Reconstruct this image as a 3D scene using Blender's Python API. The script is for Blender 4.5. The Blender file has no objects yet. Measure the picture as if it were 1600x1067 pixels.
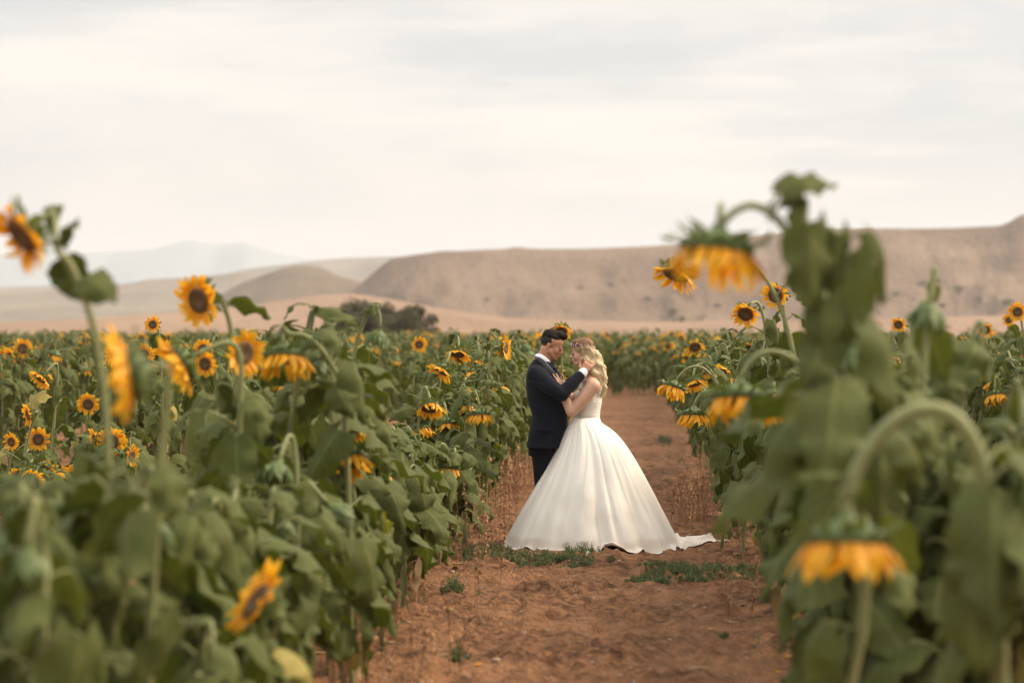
import bpy, math, random
import numpy as np
from mathutils import Vector, Matrix, Euler

R = math.radians
S = bpy.context.scene
COL = S.collection

# ------------------------------------------------------------------ camera
FPX = 85.0 / 36.0 * 1600.0
YAW = math.atan((985 - 800) / FPX)
PITCH = math.atan((533.5 - 512) / FPX)
CAM_Z = 1.75
cd = bpy.data.cameras.new('camera'); cam = bpy.data.objects.new('camera', cd); COL.objects.link(cam)
cam.location = (0, 0, CAM_Z)
cam.rotation_euler = (R(90) - PITCH, 0, YAW)
cd.lens = 85; cd.sensor_width = 36; cd.clip_start = 0.1; cd.clip_end = 20000
cd.dof.use_dof = True; cd.dof.focus_distance = 19.3; cd.dof.aperture_fstop = 1.9
S.camera = cam
CR = cam.rotation_euler.to_matrix()

def at(px, py, Y):
    """point on the plane y=Y seen at photo pixel (px,py)"""
    d = CR @ Vector(((px - 800) / FPX, -(py - 533.5) / FPX, -1))
    k = Y / d.y
    return Vector((d.x * k, Y, CAM_Z + d.z * k))

# ------------------------------------------------------------------ light
SUN_EL, SUN_AZ = R(43), R(72)          # azimuth clockwise from +Y
w = bpy.data.worlds.new('World'); S.world = w; w.use_nodes = True
nt = w.node_tree; N = nt.nodes; L = nt.links; N.clear()
out = N.new('ShaderNodeOutputWorld'); bg = N.new('ShaderNodeBackground'); bg.inputs[1].default_value = 0.1
sky = N.new('ShaderNodeTexSky'); sky.sky_type = 'NISHITA'; sky.sun_disc = False
sky.sun_elevation = SUN_EL; sky.sun_rotation = SUN_AZ; sky.dust_density = 2.0
tc = N.new('ShaderNodeTexCoord')
def cloud(scale, loc, nscale, detail, lo, hi):
    mp = N.new('ShaderNodeMapping'); mp.inputs['Scale'].default_value = scale; mp.inputs['Location'].default_value = loc
    L.new(tc.outputs['Generated'], mp.inputs[0])
    n = N.new('ShaderNodeTexNoise'); n.inputs['Scale'].default_value = nscale; n.inputs['Detail'].default_value = detail
    n.inputs['Roughness'].default_value = 0.55
    L.new(mp.outputs[0], n.inputs[0])
    mr = N.new('ShaderNodeMapRange'); mr.inputs[1].default_value = lo; mr.inputs[2].default_value = hi
    mr.interpolation_type = 'SMOOTHSTEP'
    L.new(n.outputs[0], mr.inputs[0]); return mr
c1 = cloud((5, 5, 17), (3.1, 1.7, 0.4), 1.0, 6, 0.40, 0.60)
c2 = cloud((4, 4, 34), (0.3, 5.2, 2.4), 1.0, 5, 0.48, 0.66)
mA = N.new('ShaderNodeMix'); mA.data_type = 'RGBA'
mA.inputs[6].default_value = (4.05, 4.2, 4.25, 1); mA.inputs[7].default_value = (5.3, 5.08, 4.8, 1)
L.new(c1.outputs[0], mA.inputs[0])
mB = N.new('ShaderNodeMix'); mB.data_type = 'RGBA'; mB.inputs[7].default_value = (5.9, 5.55, 5.1, 1)
L.new(c2.outputs[0], mB.inputs[0]); L.new(mA.outputs[2], mB.inputs[6])
mC = N.new('ShaderNodeMix'); mC.data_type = 'RGBA'; mC.inputs[0].default_value = 0.93
sz = N.new('ShaderNodeSeparateXYZ'); L.new(tc.outputs['Generated'], sz.inputs[0])
mg = N.new('ShaderNodeMapRange'); mg.inputs[1].default_value = .085; mg.inputs[2].default_value = .01; mg.inputs[3].default_value = 0; mg.inputs[4].default_value = .75; L.new(sz.outputs[2], mg.inputs[0])
mD = N.new('ShaderNodeMix'); mD.data_type = 'RGBA'; mD.inputs[7].default_value = (5.75, 5.12, 4.6, 1); L.new(mg.outputs[0], mD.inputs[0]); L.new(mB.outputs[2], mD.inputs[6])
L.new(sky.outputs[0], mC.inputs[6]); L.new(mD.outputs[2], mC.inputs[7])
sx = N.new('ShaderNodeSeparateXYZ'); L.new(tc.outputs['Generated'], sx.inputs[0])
mz = N.new('ShaderNodeMapRange'); mz.inputs[1].default_value = .17; mz.inputs[2].default_value = .6; mz.inputs[3].default_value = 1; mz.inputs[4].default_value = 1.9  # sky boosted high up, above the frame, to add illumination to the scene
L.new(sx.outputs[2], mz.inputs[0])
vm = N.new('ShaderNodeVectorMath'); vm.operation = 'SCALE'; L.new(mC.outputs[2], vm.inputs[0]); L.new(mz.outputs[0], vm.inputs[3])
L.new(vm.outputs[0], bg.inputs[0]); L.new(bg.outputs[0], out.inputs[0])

sl = bpy.data.lights.new('sun', 'SUN'); so = bpy.data.objects.new('sun', sl); COL.objects.link(so)
sl.energy = 3.0; sl.angle = R(28); sl.color = (1.0, 0.83, 0.60)
sd = Vector((math.sin(SUN_AZ) * math.cos(SUN_EL), math.cos(SUN_AZ) * math.cos(SUN_EL), math.sin(SUN_EL)))
so.rotation_euler = sd.to_track_quat('Z', 'Y').to_euler()

S.view_settings.view_transform = 'Standard'; S.view_settings.look = 'None'
S.view_settings.exposure = 0.78; S.view_settings.gamma = 1; S.view_settings.use_curve_mapping = False
S.cycles.max_bounces = 6; S.cycles.diffuse_bounces = 3; S.cycles.transmission_bounces = 3
S.cycles.volume_bounces = 2; S.cycles.transparent_max_bounces = 4
S.cycles.use_denoising = True
S.cycles.sample_clamp_indirect = 4

# ------------------------------------------------------------------ node helpers
class Mat:
    def __init__(s, name):
        s.m = bpy.data.materials.new(name); s.m.use_nodes = True
        s.t = s.m.node_tree; s.n = s.t.nodes; s.l = s.t.links
        s.b = s.n['Principled BSDF']
    def node(s, t, **k):
        n = s.n.new(t)
        for a, v in k.items(): setattr(n, a, v)
        return n
    def link(s, a, b): s.l.new(a, b)
    def coord(s, kind='Object'):
        if not hasattr(s, '_tc'): s._tc = s.node('ShaderNodeTexCoord')
        return s._tc.outputs[kind]
    def coord_z(s):
        sp = s.node('ShaderNodeSeparateXYZ'); s.link(s.coord(), sp.inputs[0]); return sp.outputs[2]
    def attr(s, name='lv'):
        a = s.node('ShaderNodeAttribute', attribute_name=name)
        sp = s.node('ShaderNodeSeparateXYZ'); s.link(a.outputs['Vector'], sp.inputs[0]); return sp.outputs
    def noise(s, scale, detail=4, vec=None, rough=.55, sc=None, dim='3D'):
        n = s.node('ShaderNodeTexNoise'); n.inputs['Scale'].default_value = scale
        n.inputs['Detail'].default_value = detail; n.inputs['Roughness'].default_value = rough
        v = vec if vec is not None else s.coord()
        if sc:
            mp = s.node('ShaderNodeMapping'); mp.inputs['Scale'].default_value = sc; s.link(v, mp.inputs[0]); v = mp.outputs[0]
        s.link(v, n.inputs['Vector']); return n.outputs[0]
    def mrange(s, v, a, b, c=0, d=1, smooth=True):
        m = s.node('ShaderNodeMapRange')
        if smooth: m.interpolation_type = 'SMOOTHSTEP'
        s.link(v, m.inputs[0])
        for i, q in enumerate((a, b, c, d)): m.inputs[i + 1].default_value = q
        return m.outputs[0]
    def math(s, op, a, b=None, c=None):
        m = s.node('ShaderNodeMath', operation=op)
        for i, q in enumerate((a, b, c)):
            if q is None: continue
            if isinstance(q, (int, float)): m.inputs[i].default_value = q
            else: s.link(q, m.inputs[i])
        return m.outputs[0]
    def mix(s, f, a, b, blend='MIX'):
        m = s.node('ShaderNodeMix', data_type='RGBA', blend_type=blend)
        for i, q in ((0, f), (6, a), (7, b)):
            if isinstance(q, (int, float)): m.inputs[i].default_value = q
            elif isinstance(q, tuple): m.inputs[i].default_value = (*q, 1)
            else: s.link(q, m.inputs[i])
        return m.outputs[2]
    def color(s, c):
        if isinstance(c, tuple): s.b.inputs['Base Color'].default_value = (*c, 1)
        else: s.link(c, s.b.inputs['Base Color'])
    def bump(s, h, strength=.3, dist=.01):
        b = s.node('ShaderNodeBump'); b.inputs['Strength'].default_value = strength; b.inputs['Distance'].default_value = dist
        s.link(h, b.inputs['Height']); s.link(b.outputs[0], s.b.inputs['Normal'])
    def set(s, **k):
        for a, v in k.items(): s.b.inputs[a.replace('_', ' ')].default_value = v
    def translucent(s, col, fac):
        t = s.node('ShaderNodeBsdfTranslucent'); mx = s.node('ShaderNodeMixShader'); mx.inputs[0].default_value = fac
        if isinstance(col, tuple): t.inputs[0].default_value = (*col, 1)
        else: s.link(col, t.inputs[0])
        s.link(s.b.outputs[0], mx.inputs[1]); s.link(t.outputs[0], mx.inputs[2])
        s.link(mx.outputs[0], s.n['Material Output'].inputs[0])

M = {}
def leafmat(name, dark, light, vein, under, tfac=.22):
    m = Mat(name); u, v, rnd = m.attr()
    av = m.math('ABSOLUTE', v)
    # side veins run outwards and forwards from the midrib
    ph = m.math('MULTIPLY', m.math('SUBTRACT', u, m.math('MULTIPLY', av, .38)), 7.5)
    tri = m.math('ABSOLUTE', m.math('SUBTRACT', m.math('FRACT', ph), .5))
    side = m.mrange(tri, .0, .12, 1, 0)
    mid = m.mrange(av, .02, .09, 1, 0)
    vn = m.math('MAXIMUM', m.math('MULTIPLY', side, .6), mid)
    nz = m.noise(9, 3)
    oi = m.node('ShaderNodeObjectInfo'); rn2 = m.math('ADD', m.math('MULTIPLY', rnd, .4), m.math('MULTIPLY', oi.outputs['Random'], .45))
    base = m.mix(m.mrange(m.math('ADD', m.math('MULTIPLY', nz, .5), rn2), .2, 1.0), dark, light)
    base = m.mix(m.math('MULTIPLY', vn, .75), base, vein)
    edge = m.mrange(m.math('ADD', av, m.math('MULTIPLY', m.noise(25, 2), .5)), 1.2, 1.42, 0, .5)
    base = m.mix(edge, base, (.22, .19, .07))
    geo = m.node('ShaderNodeNewGeometry')
    col = m.mix(geo.outputs['Backfacing'], base, m.mix(m.math('MULTIPLY', vn, .5), under, vein))
    m.color(col); m.set(Roughness=.6, Sheen_Weight=.02, Sheen_Roughness=.5)
    m.b.inputs['Specular IOR Level'].default_value = .12
    m.bump(m.math('ADD', m.math('MULTIPLY', vn, -.8), m.noise(60, 2)), .45, .004)
    m.translucent(m.mix(.5, col, (.20, .26, .02)), tfac)
    return m.m
M['leaf'] = leafmat('sunflower_leaf', (.010, .018, .004), (.080, .090, .018), (.22, .225, .075), (.085, .10, .028), .19)
M['yleaf'] = leafmat('yellowing_leaf', (.28, .21, .02), (.20, .19, .03), (.45, .4, .15), (.4, .33, .1), .3)
M['dleaf'] = leafmat('dry_leaf', (.22, .12, .05), (.32, .2, .09), (.35, .25, .13), (.35, .24, .13), .15)
m = Mat('stem_green'); u, v, rnd = m.attr()
m.color(m.mix(m.noise(14, 3), (.14, .155, .045), (.27, .275, .10))); m.set(Roughness=.6, Sheen_Weight=.1)
m.bump(m.noise(120, 2), .4, .002); M['stem'] = m.m
m = Mat('bract_green'); u, v, rnd = m.attr()
m.color(m.mix(m.noise(30, 2), (.05, .085, .015), (.13, .17, .04))); m.set(Roughness=.6, Sheen_Weight=.05)
m.translucent((.2, .28, .05), .15); M['bract'] = m.m
m = Mat('petal_yellow'); u, v, rnd = m.attr()
streak = m.math('ABSOLUTE', m.math('SINE', m.math('MULTIPLY', v, 7)))
c = m.mix(m.mrange(u, 0, .9), (.88, .38, .008), (.95, .58, .012))
c = m.mix(m.math('MULTIPLY', streak, .25), c, (.80, .34, .01))
c = m.mix(m.mrange(rnd, .3, 1, 0, .6), c, (.88, .42, .01))
m.color(c); m.set(Roughness=.5); m.translucent(m.mix(.3, c, (.9, .35, .01)), .4); M['petal'] = m.m
m = Mat('seed_disc'); u, v, rnd = m.attr()
c = m.mix(m.mrange(u, .35, .6), (.09, .05, .02), (.045, .018, .008)); c = m.mix(m.mrange(u, .82, 1.0), c, (.38, .18, .02))
vo = m.node('ShaderNodeTexVoronoi'); vo.inputs['Scale'].default_value = 170; m.link(m.coord(), vo.inputs[0])
c = m.mix(m.mrange(vo.outputs[0], .2, .6, 0, .45), c, (.20, .11, .03))
m.color(c); m.set(Roughness=.8); m.bump(vo.outputs[0], .8, .004); M['disc'] = m.m

# ------------------------------------------------------------------ mesh helpers
class Geo:
    def __init__(s): s.V = []; s.F = []; s.A = []; s.Mi = []; s.n = 0
    def add(s, V, F, A=None, mat=0):
        V = np.asarray(V, float).reshape(-1, 3); F = np.asarray(F, int).reshape(-1, 4)
        if A is None: A = np.zeros_like(V)
        s.V.append(V); s.F.append(F + s.n); s.A.append(np.asarray(A, float).reshape(-1, 3)); s.Mi.append(np.full(len(F), mat)); s.n += len(V)
        return s
    def addg(s, g, Mx=None, rnd=None):
        V, F, A, Mi = g.arr()
        if Mx is not None:
            Mx = np.array(Mx); V = V @ Mx[:3, :3].T + Mx[:3, 3]
        if rnd is not None: A = A.copy(); A[:, 2] = np.clip(A[:, 2] * .35 + rnd * .65, 0, 1)
        s.V.append(V); s.F.append(F + s.n); s.A.append(A); s.Mi.append(Mi); s.n += len(V)
        return s
    def arr(s):
        if len(s.V) != 1:
            s.V = [np.concatenate(s.V)]; s.F = [np.concatenate(s.F)]; s.A = [np.concatenate(s.A)]; s.Mi = [np.concatenate(s.Mi)]
        return s.V[0], s.F[0], s.A[0], s.Mi[0]
    def mesh(s, name, mats, smooth=True):
        V, F, A, Mi = s.arr()
        me = bpy.data.meshes.new(name)
        me.vertices.add(len(V)); me.vertices.foreach_set('co', V.astype(np.float32).ravel())
        me.loops.add(len(F) * 4); me.loops.foreach_set('vertex_index', F.astype(np.int32).ravel())
        me.polygons.add(len(F)); me.polygons.foreach_set('loop_start', np.arange(0, len(F) * 4, 4, dtype=np.int32))
        me.polygons.foreach_set('loop_total', np.full(len(F), 4, dtype=np.int32))
        me.polygons.foreach_set('material_index', Mi.astype(np.int32))
        me.polygons.foreach_set('use_smooth', np.full(len(F), smooth))
        at_ = me.attributes.new('lv', 'FLOAT_VECTOR', 'POINT'); at_.data.foreach_set('vector', A.astype(np.float32).ravel())
        for mm in (mats if isinstance(mats, (list, tuple)) else [mats]): me.materials.append(mm)
        me.update(); me.validate()
        return me

def grid_faces(nu, nv, wrap=False):
    i = np.arange(nu - 1)[:, None]; j = np.arange(nv if wrap else nv - 1)[None, :]
    j2 = (j + 1) % nv
    a = i * nv + j; b = i * nv + j2; c = (i + 1) * nv + j2; d = (i + 1) * nv + j
    return np.stack([a, b, c, d], -1).reshape(-1, 4)

def tube(P, r, k=6, caps=True, flat=1.0):
    P = np.asarray(P, float); n = len(P); r = np.broadcast_to(np.asarray(r, float), (n,)).copy()
    if caps:
        P = np.vstack([P[0], P, P[-1]]); r = np.concatenate([[r[0] * .02], r, [r[-1] * .02]]); n += 2
    T = np.gradient(P, axis=0)
    if caps: T[0] = T[2]; T[1] = T[2]; T[-1] = T[-3]; T[-2] = T[-3]
    T /= np.linalg.norm(T, axis=1)[:, None] + 1e-12
    ref = np.array([0.13, 1, 0.07]) if abs(T[:, 1]).max() < .9 else np.array([1, .1, .13])
    Bn = np.cross(T, ref); Bn /= np.linalg.norm(Bn, axis=1)[:, None] + 1e-12
    Nn = np.cross(Bn, T)
    a = np.linspace(0, 2 * np.pi, k, endpoint=False)
    V = P[:, None] + r[:, None, None] * (np.cos(a)[None, :, None] * Bn[:, None] + flat * np.sin(a)[None, :, None] * Nn[:, None])
    A = np.zeros((n, k, 3)); A[..., 0] = np.linspace(0, 1, n)[:, None]; A[..., 2] = .5
    return V.reshape(-1, 3), grid_faces(n, k, True), A.reshape(-1, 3)

def ball(c, r, rot=None, nu=10, nv=14):
    r = np.broadcast_to(np.asarray(r, float), (3,))
    th = np.linspace(.02, np.pi - .02, nu); ph = np.linspace(0, 2 * np.pi, nv, endpoint=False)
    V = np.stack([np.sin(th)[:, None] * np.cos(ph), np.sin(th)[:, None] * np.sin(ph), np.cos(th)[:, None] * np.ones(nv)], -1) * r
    V = V.reshape(-1, 3)
    if rot is not None: V = V @ np.array(rot).T
    return V + np.asarray(c), grid_faces(nu, nv, True)

def bez(P, n):
    P = np.asarray([list(p) for p in P], float); t = np.linspace(0, 1, n)[:, None]
    if len(P) == 3: return (1 - t) ** 2 * P[0] + 2 * t * (1 - t) * P[1] + t * t * P[2]
    return (1 - t) ** 3 * P[0] + 3 * t * (1 - t) ** 2 * P[1] + 3 * t * t * (1 - t) * P[2] + t ** 3 * P[3]

def catmull(P, n):
    P = np.asarray([list(p) for p in P], float); P = np.vstack([2 * P[0] - P[1], P, 2 * P[-1] - P[-2]])
    segs = len(P) - 3; o = []
    for tt in np.linspace(0, segs - 1e-6, n):
        i = int(tt); t = tt - i; a, b, c, d = P[i:i + 4]
        o.append(.5 * (2 * b + (c - a) * t + (2 * a - 5 * b + 4 * c - d) * t * t + (3 * b - a - 3 * c + d) * t ** 3))
    return np.array(o)

_rs = np.random.RandomState(7); _LAT = _rs.rand(64, 64, 64)
def vnoise(x, y, z=0.0):
    x = np.asarray(x, float); y = np.asarray(y, float); z = np.broadcast_to(np.asarray(z, float), x.shape)
    xi = np.floor(x).astype(int); yi = np.floor(y).astype(int); zi = np.floor(z).astype(int)
    fx, fy, fz = x - xi, y - yi, z - zi
    fx, fy, fz = [f * f * (3 - 2 * f) for f in (fx, fy, fz)]
    g = lambda a, b, c: _LAT[(xi + a) % 64, (yi + b) % 64, (zi + c) % 64]
    l = lambda a, b, t: a + (b - a) * t
    return l(l(l(g(0, 0, 0), g(1, 0, 0), fx), l(g(0, 1, 0), g(1, 1, 0), fx), fy), l(l(g(0, 0, 1), g(1, 0, 1), fx), l(g(0, 1, 1), g(1, 1, 1), fx), fy), fz)
def fbm(x, y, z=0.0, o=4, g=.5):
    r = 0; a = 1; s = 0
    for k in range(o):
        r = r + a * (vnoise(np.asarray(x) * 2 ** k + 13.7 * k, np.asarray(y) * 2 ** k + 7.1 * k, np.asarray(z) * 2 ** k) - .5); s += a; a *= g
    return r / s

def ob(name, me, parent=None, Mx=None, **props):
    o = bpy.data.objects.new(name, me); COL.objects.link(o)
    if parent is not None: o.parent = parent
    if Mx is not None: o.matrix_local = Matrix(Mx)
    for k, v in props.items(): o[k] = v
    return o
def thing(name, loc, label, category, group=None):
    o = ob(name, None); o.location = loc; o.empty_display_size = .1; o['label'] = label; o['category'] = category
    if group: o['group'] = group
    return o

# ------------------------------------------------------------------ ground sheet
def graded(lo, hi, fine_lo, fine_hi, step, ratio):
    a = list(np.arange(fine_lo, fine_hi, step)); s = step
    while a[-1] < hi: s *= ratio; a.append(a[-1] + s)
    b = []; s = step; x = fine_lo
    while x > lo: s *= ratio; x -= s; b.append(x)
    return np.array(b[::-1] + a)
def ground_h(X, Y):
    X = np.asarray(X, float); Y = np.asarray(Y, float)
    near = np.clip(1 - (Y - 45) / 40, 0, 1)
    big = fbm(X * 1.6, Y * 1.3, 0.2, 3) * .07
    cl = fbm(X * 6.5, Y * 5.0, 3.3, 3)
    clod = np.maximum(cl, -.05) * .15 + np.maximum(fbm(X * 11, Y * 9, 8.1, 2) - .05, 0) * .18
    return (big + clod - .012) * near
xs = graded(-2600, 2600, -5.5, 4.6, .045, 1.16); ys = graded(-6, 4600, 8.5, 26, .05, 1.045)
XX, YY = np.meshgrid(xs, ys, indexing='ij')
V = np.stack([XX, YY, ground_h(XX, YY)], -1)
g = Geo(); g.add(V, grid_faces(len(xs), len(ys)))
m = Mat('red_soil')
n1 = m.noise(1.1, 5, rough=.6); n2 = m.noise(11, 5, rough=.65); n3 = m.noise(60, 3)
c = m.mix(m.mrange(n2, .34, .66), (.080, .036, .017), (.30, .146, .072))
c = m.mix(m.mrange(n1, .4, .68, 0, .6), c, (.38, .19, .095))
c = m.mix(m.mrange(n3, .62, .74, 0, .55), c, (.50, .30, .18))
c = m.mix(m.mrange(n3, .44, .30, 0, .7), c, (.07, .032, .018))
sp = m.node('ShaderNodeSeparateXYZ'); m.link(m.coord(), sp.inputs[0])
far = m.mrange(m.math('ADD', sp.outputs[1], m.math('MULTIPLY', n1, 10)), 118, 124)
stub = m.mix(m.mrange(m.noise(.03, 4, sc=(1, .3, 1)), .35, .65), (.50, .33, .20), (.58, .42, .27))
m.color(m.mix(far, c, stub)); m.set(Roughness=.95); m.b.inputs['Specular IOR Level'].default_value = .15
m.bump(m.math('ADD', m.noise(45, 4), m.math('MULTIPLY', n2, 2.5)), 1.0, .03)
ob('ground', g.mesh('ground', m.m), kind='structure', label='reddish brown cloddy farm soil running to the hills')

# ------------------------------------------------------------------ hills
def hillmat(name, a, b, dark, bs=.6):
    m = Mat(name)
    n = m.noise(.018, 6, sc=(1, .35, 1.5), rough=.6); gul = m.noise(.10, 5, sc=(1, .3, .6), rough=.65)
    sp = m.node('ShaderNodeSeparateXYZ'); m.link(m.coord(), sp.inputs[0])
    zz = m.math('ADD', m.math('MULTIPLY', sp.outputs[2], .55), m.math('MULTIPLY', n, 7))
    st = m.mrange(m.math('SINE', zz), -.4, .8)
    c = m.mix(m.mrange(n, .36, .64), a, b)
    c = m.mix(m.math('MULTIPLY', st, .22), c, dark)
    c = m.mix(m.mrange(gul, .5, .7, 0, .3), c, dark)
    c = m.mix(m.mrange(m.noise(.25, 4), .60, .75, 0, .18), c, (.15, .12, .07))
    m.color(c); m.set(Roughness=1.0); m.b.inputs['Specular IOR Level'].default_value = .1
    m.bump(m.math('ADD', gul, m.noise(.6, 4)), bs, 2.0)
    return m.m
def ridge(name, prof, r0, r1, r2, mat, label, seed, gully=.12, cliff=.0, drop=.75, nx=460):
    px = np.linspace(-700, 2300, nx) if prof[0][0] < 0 and prof[-1][0] > 1700 else np.linspace(prof[0][0], prof[-1][0], nx // 2)
    P = np.array(prof, float); crest = np.interp(px, P[:, 0], P[:, 1])
    k = np.array([.25, .5, .25]); crest = np.convolve(np.pad(crest, 1, 'edge'), k, 'valid')
    az = np.arctan((px - 985) / FPX)
    zc = CAM_Z + (512 - crest) / FPX * r1
    nt_ = 46; rows = []
    for i in range(nt_):
        t = i / (nt_ - 1) * 1.6
        gl = fbm(az * 42 + seed + t * .8, t * 3.6 + 3, seed, 5)
        if t <= 1:
            r = r0 + (r1 - r0) * t; base = (1 - cliff) * (t ** 1.55) + cliff * (1 / (1 + np.exp(-(t - .80) * 22)) - 1 / (1 + np.exp(.2 * 22))) * 1.02
            h = zc * np.clip(base + gl * gully * 4 * t * (1 - t) * 2.2, -.05, 1.0)
        else:
            q = (t - 1) / .6; r = r1 + (r2 - r1) * q; h = zc * (1 - drop * q * q) + zc * gl * .05 * (1 - q)
        if i == 0: h = h * 0 - 1.0
        rr = r * (1 + .05 * fbm(az * 25 + seed * 3, t * 0 + .5, 0, 3))
        rows.append(np.stack([np.sin(az) * rr, np.cos(az) * rr, h], -1))
    V = np.stack(rows); g = Geo(); g.add(V[:, ::-1], grid_faces(nt_, len(px)))
    return ob(name, g.mesh(name, mat), kind='structure', label=label)
mh1 = hillmat('dry_grass_slope', (.235, .15, .10), (.305, .205, .14), (.18, .12, .08))
mh2 = hillmat('tan_badland_slope', (.19, .130, .09), (.29, .205, .145), (.13, .09, .062), 1.4)
mh3 = hillmat('grey_tan_slope', (.115, .085, .058), (.18, .135, .092), (.085, .064, .045))
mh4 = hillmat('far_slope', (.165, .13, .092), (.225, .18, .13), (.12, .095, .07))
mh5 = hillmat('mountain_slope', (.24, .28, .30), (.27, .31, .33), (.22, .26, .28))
ridge('near_slope', [(-700, 506), (0, 503), (57, 502), (175, 494), (284, 487), (394, 476), (481, 463), (545, 458), (600, 465), (700, 484), (800, 497), (1000, 503), (1300, 500), (1600, 492), (2300, 480)], 210, 420, 600, mh1, 'gentle pinkish tan slope rising behind the sunflower field', 2.0, .06, 0, .3)
ridge('mesa_hills', [(-700, 520), (380, 520), (470, 492), (530, 466), (560, 445), (580, 428), (600, 412), (612, 404), (630, 401), (672, 396), (690, 393), (720, 393), (790, 389), (803, 386), (830, 388), (900, 388), (1000, 385), (1060, 381), (1130, 371), (1250, 362), (1330, 357), (1450, 357), (1555, 356), (1568, 352), (1590, 339), (1620, 334), (1750, 332), (2300, 340)], 430, 720, 1100, mh2, 'long flat topped tan mesa behind the couple and right of the round hill', 5.0, .27, .16, .2, 620)
ridge('round_hill', [(215, 516), (270, 488), (332, 466), (352, 455), (372, 444), (415, 428), (440, 420), (459, 416), (480, 415), (503, 418), (525, 430), (560, 440), (640, 462), (720, 516)], 620, 860, 1000, mh3, 'low rounded tan hill left of the mesa', 9.0, .14, .1, 1.0, 300)
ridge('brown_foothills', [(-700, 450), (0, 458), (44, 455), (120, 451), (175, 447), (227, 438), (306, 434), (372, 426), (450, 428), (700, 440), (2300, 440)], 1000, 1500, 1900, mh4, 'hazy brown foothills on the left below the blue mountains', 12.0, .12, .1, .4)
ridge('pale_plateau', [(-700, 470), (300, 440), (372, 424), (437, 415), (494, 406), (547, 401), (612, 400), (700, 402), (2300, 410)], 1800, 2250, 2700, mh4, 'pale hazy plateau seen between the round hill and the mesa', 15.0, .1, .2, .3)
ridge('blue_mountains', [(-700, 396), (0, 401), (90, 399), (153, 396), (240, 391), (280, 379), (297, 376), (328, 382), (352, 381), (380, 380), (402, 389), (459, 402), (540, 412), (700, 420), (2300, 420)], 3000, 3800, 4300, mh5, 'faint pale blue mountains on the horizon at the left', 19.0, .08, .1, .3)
# ------------------------------------------------------------------ people
def skinmat(name, a, b):
    m = Mat(name); m.color(m.mix(m.noise(18, 3), a, b)); m.set(Roughness=.5, Subsurface_Weight=.12, Subsurface_Scale=.01)
    m.b.inputs['Subsurface Radius'].default_value = (1, .35, .2); return m.m
M['skin_m'] = skinmat('skin_tanned', (.46, .21, .115), (.53, .255, .145))
M['skin_f'] = skinmat('skin_fair', (.62, .34, .22), (.68, .39, .26))
def cloth(name, c, rough=.85, sheen=.03, bs=.2, sc=900):
    m = Mat(name); m.color(m.mix(m.noise(5, 3), c, tuple(q * 1.25 for q in c))); m.set(Roughness=rough, Sheen_Weight=sheen); m.b.inputs['Specular IOR Level'].default_value = .15 if rough > .6 else .4
    m.bump(m.math('ADD', m.noise(sc, 1), m.math('MULTIPLY', m.noise(12, 3), 6)), bs, .004); return m.m
M['navy'] = cloth('navy_wool', (.0068, .0083, .0135)); M['black'] = cloth('black_wool', (.006, .006, .008)); 
M['satin_black'] = cloth('black_satin', (.008, .008, .011), .35, .1, .05); M['shirt'] = cloth('white_cotton', (.78, .78, .80), .7, .2, .05)
M['shoe'] = cloth('black_leather', (.01, .01, .01), .3, 0, .02)
m = Mat('ivory_satin'); m.color(m.mix(m.mrange(m.math('SUBTRACT', m.coord_z(), m.math('MULTIPLY', m.noise(6, 4), .16)), -.02, .05, .28, 0), m.mix(m.noise(2.5, 3), (.85, .785, .69), (.91, .855, .765)), (.52, .34, .22))); m.set(Roughness=.5, Sheen_Weight=.1)
m.bump(m.math('ADD', m.math('MULTIPLY', m.noise(7, 4, sc=(1, 1, .35)), 1.0), m.math('MULTIPLY', m.noise(500, 1), .02)), .35, .03); M['satin'] = m.m
m = Mat('ivory_lace'); vo = m.node('ShaderNodeTexVoronoi'); vo.inputs['Scale'].default_value = 55; m.link(m.coord(), vo.inputs[0])
m.color(m.mix(m.mrange(vo.outputs[0], .2, .6), (.88, .84, .77), (.80, .73, .64))); m.set(Roughness=.75); m.bump(vo.outputs[0], .5, .006); M['lace'] = m.m
m = Mat('dark_short_hair'); m.color(m.mix(m.noise(60, 3, sc=(1, 1, .3)), (.008, .0055, .004), (.022, .014, .009))); m.set(Roughness=.8); m.b.inputs['Specular IOR Level'].default_value = .15; m.bump(m.noise(160, 3, sc=(1, 1, .25)), .6, .006); M['hair_m'] = m.m
m = Mat('faded_hair'); sp = m.node('ShaderNodeSeparateXYZ'); m.link(m.coord(), sp.inputs[0]); m.color(m.mix(m.mrange(m.math('ADD', sp.outputs[2], m.math('MULTIPLY', m.noise(60, 2), .02)), 1.562, 1.65), (.34, .155, .088), (.016, .010, .007))); m.set(Roughness=.8); M['fade'] = m.m
m = Mat('blonde_wavy_hair'); sp = m.node('ShaderNodeSeparateXYZ'); m.link(m.coord(), sp.inputs[0])
zz = m.math('ADD', sp.outputs[2], m.math('MULTIPLY', m.noise(14, 2), .10)); root_ = m.mrange(zz, 1.60, 1.70)
u, v, rnd = m.attr(); bl = m.mix(m.math('ADD', m.math('MULTIPLY', m.noise(35, 3, sc=(2, 2, .4)), .6), m.math('MULTIPLY', rnd, .45)), (.42, .28, .13), (1.0, .84, .56))
m.color(m.mix(root_, bl, (.20, .105, .05))); m.set(Roughness=.6); m.b.inputs['Specular IOR Level'].default_value = .25; m.bump(m.noise(90, 3, sc=(1, 1, .2)), .7, .008); M['blonde'] = m.m
def plain(name, c, r=.6):
    m = Mat(name); m.color(m.mix(m.noise(40, 2), c, tuple(q * .8 for q in c))); m.set(Roughness=r); return m.m
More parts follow.
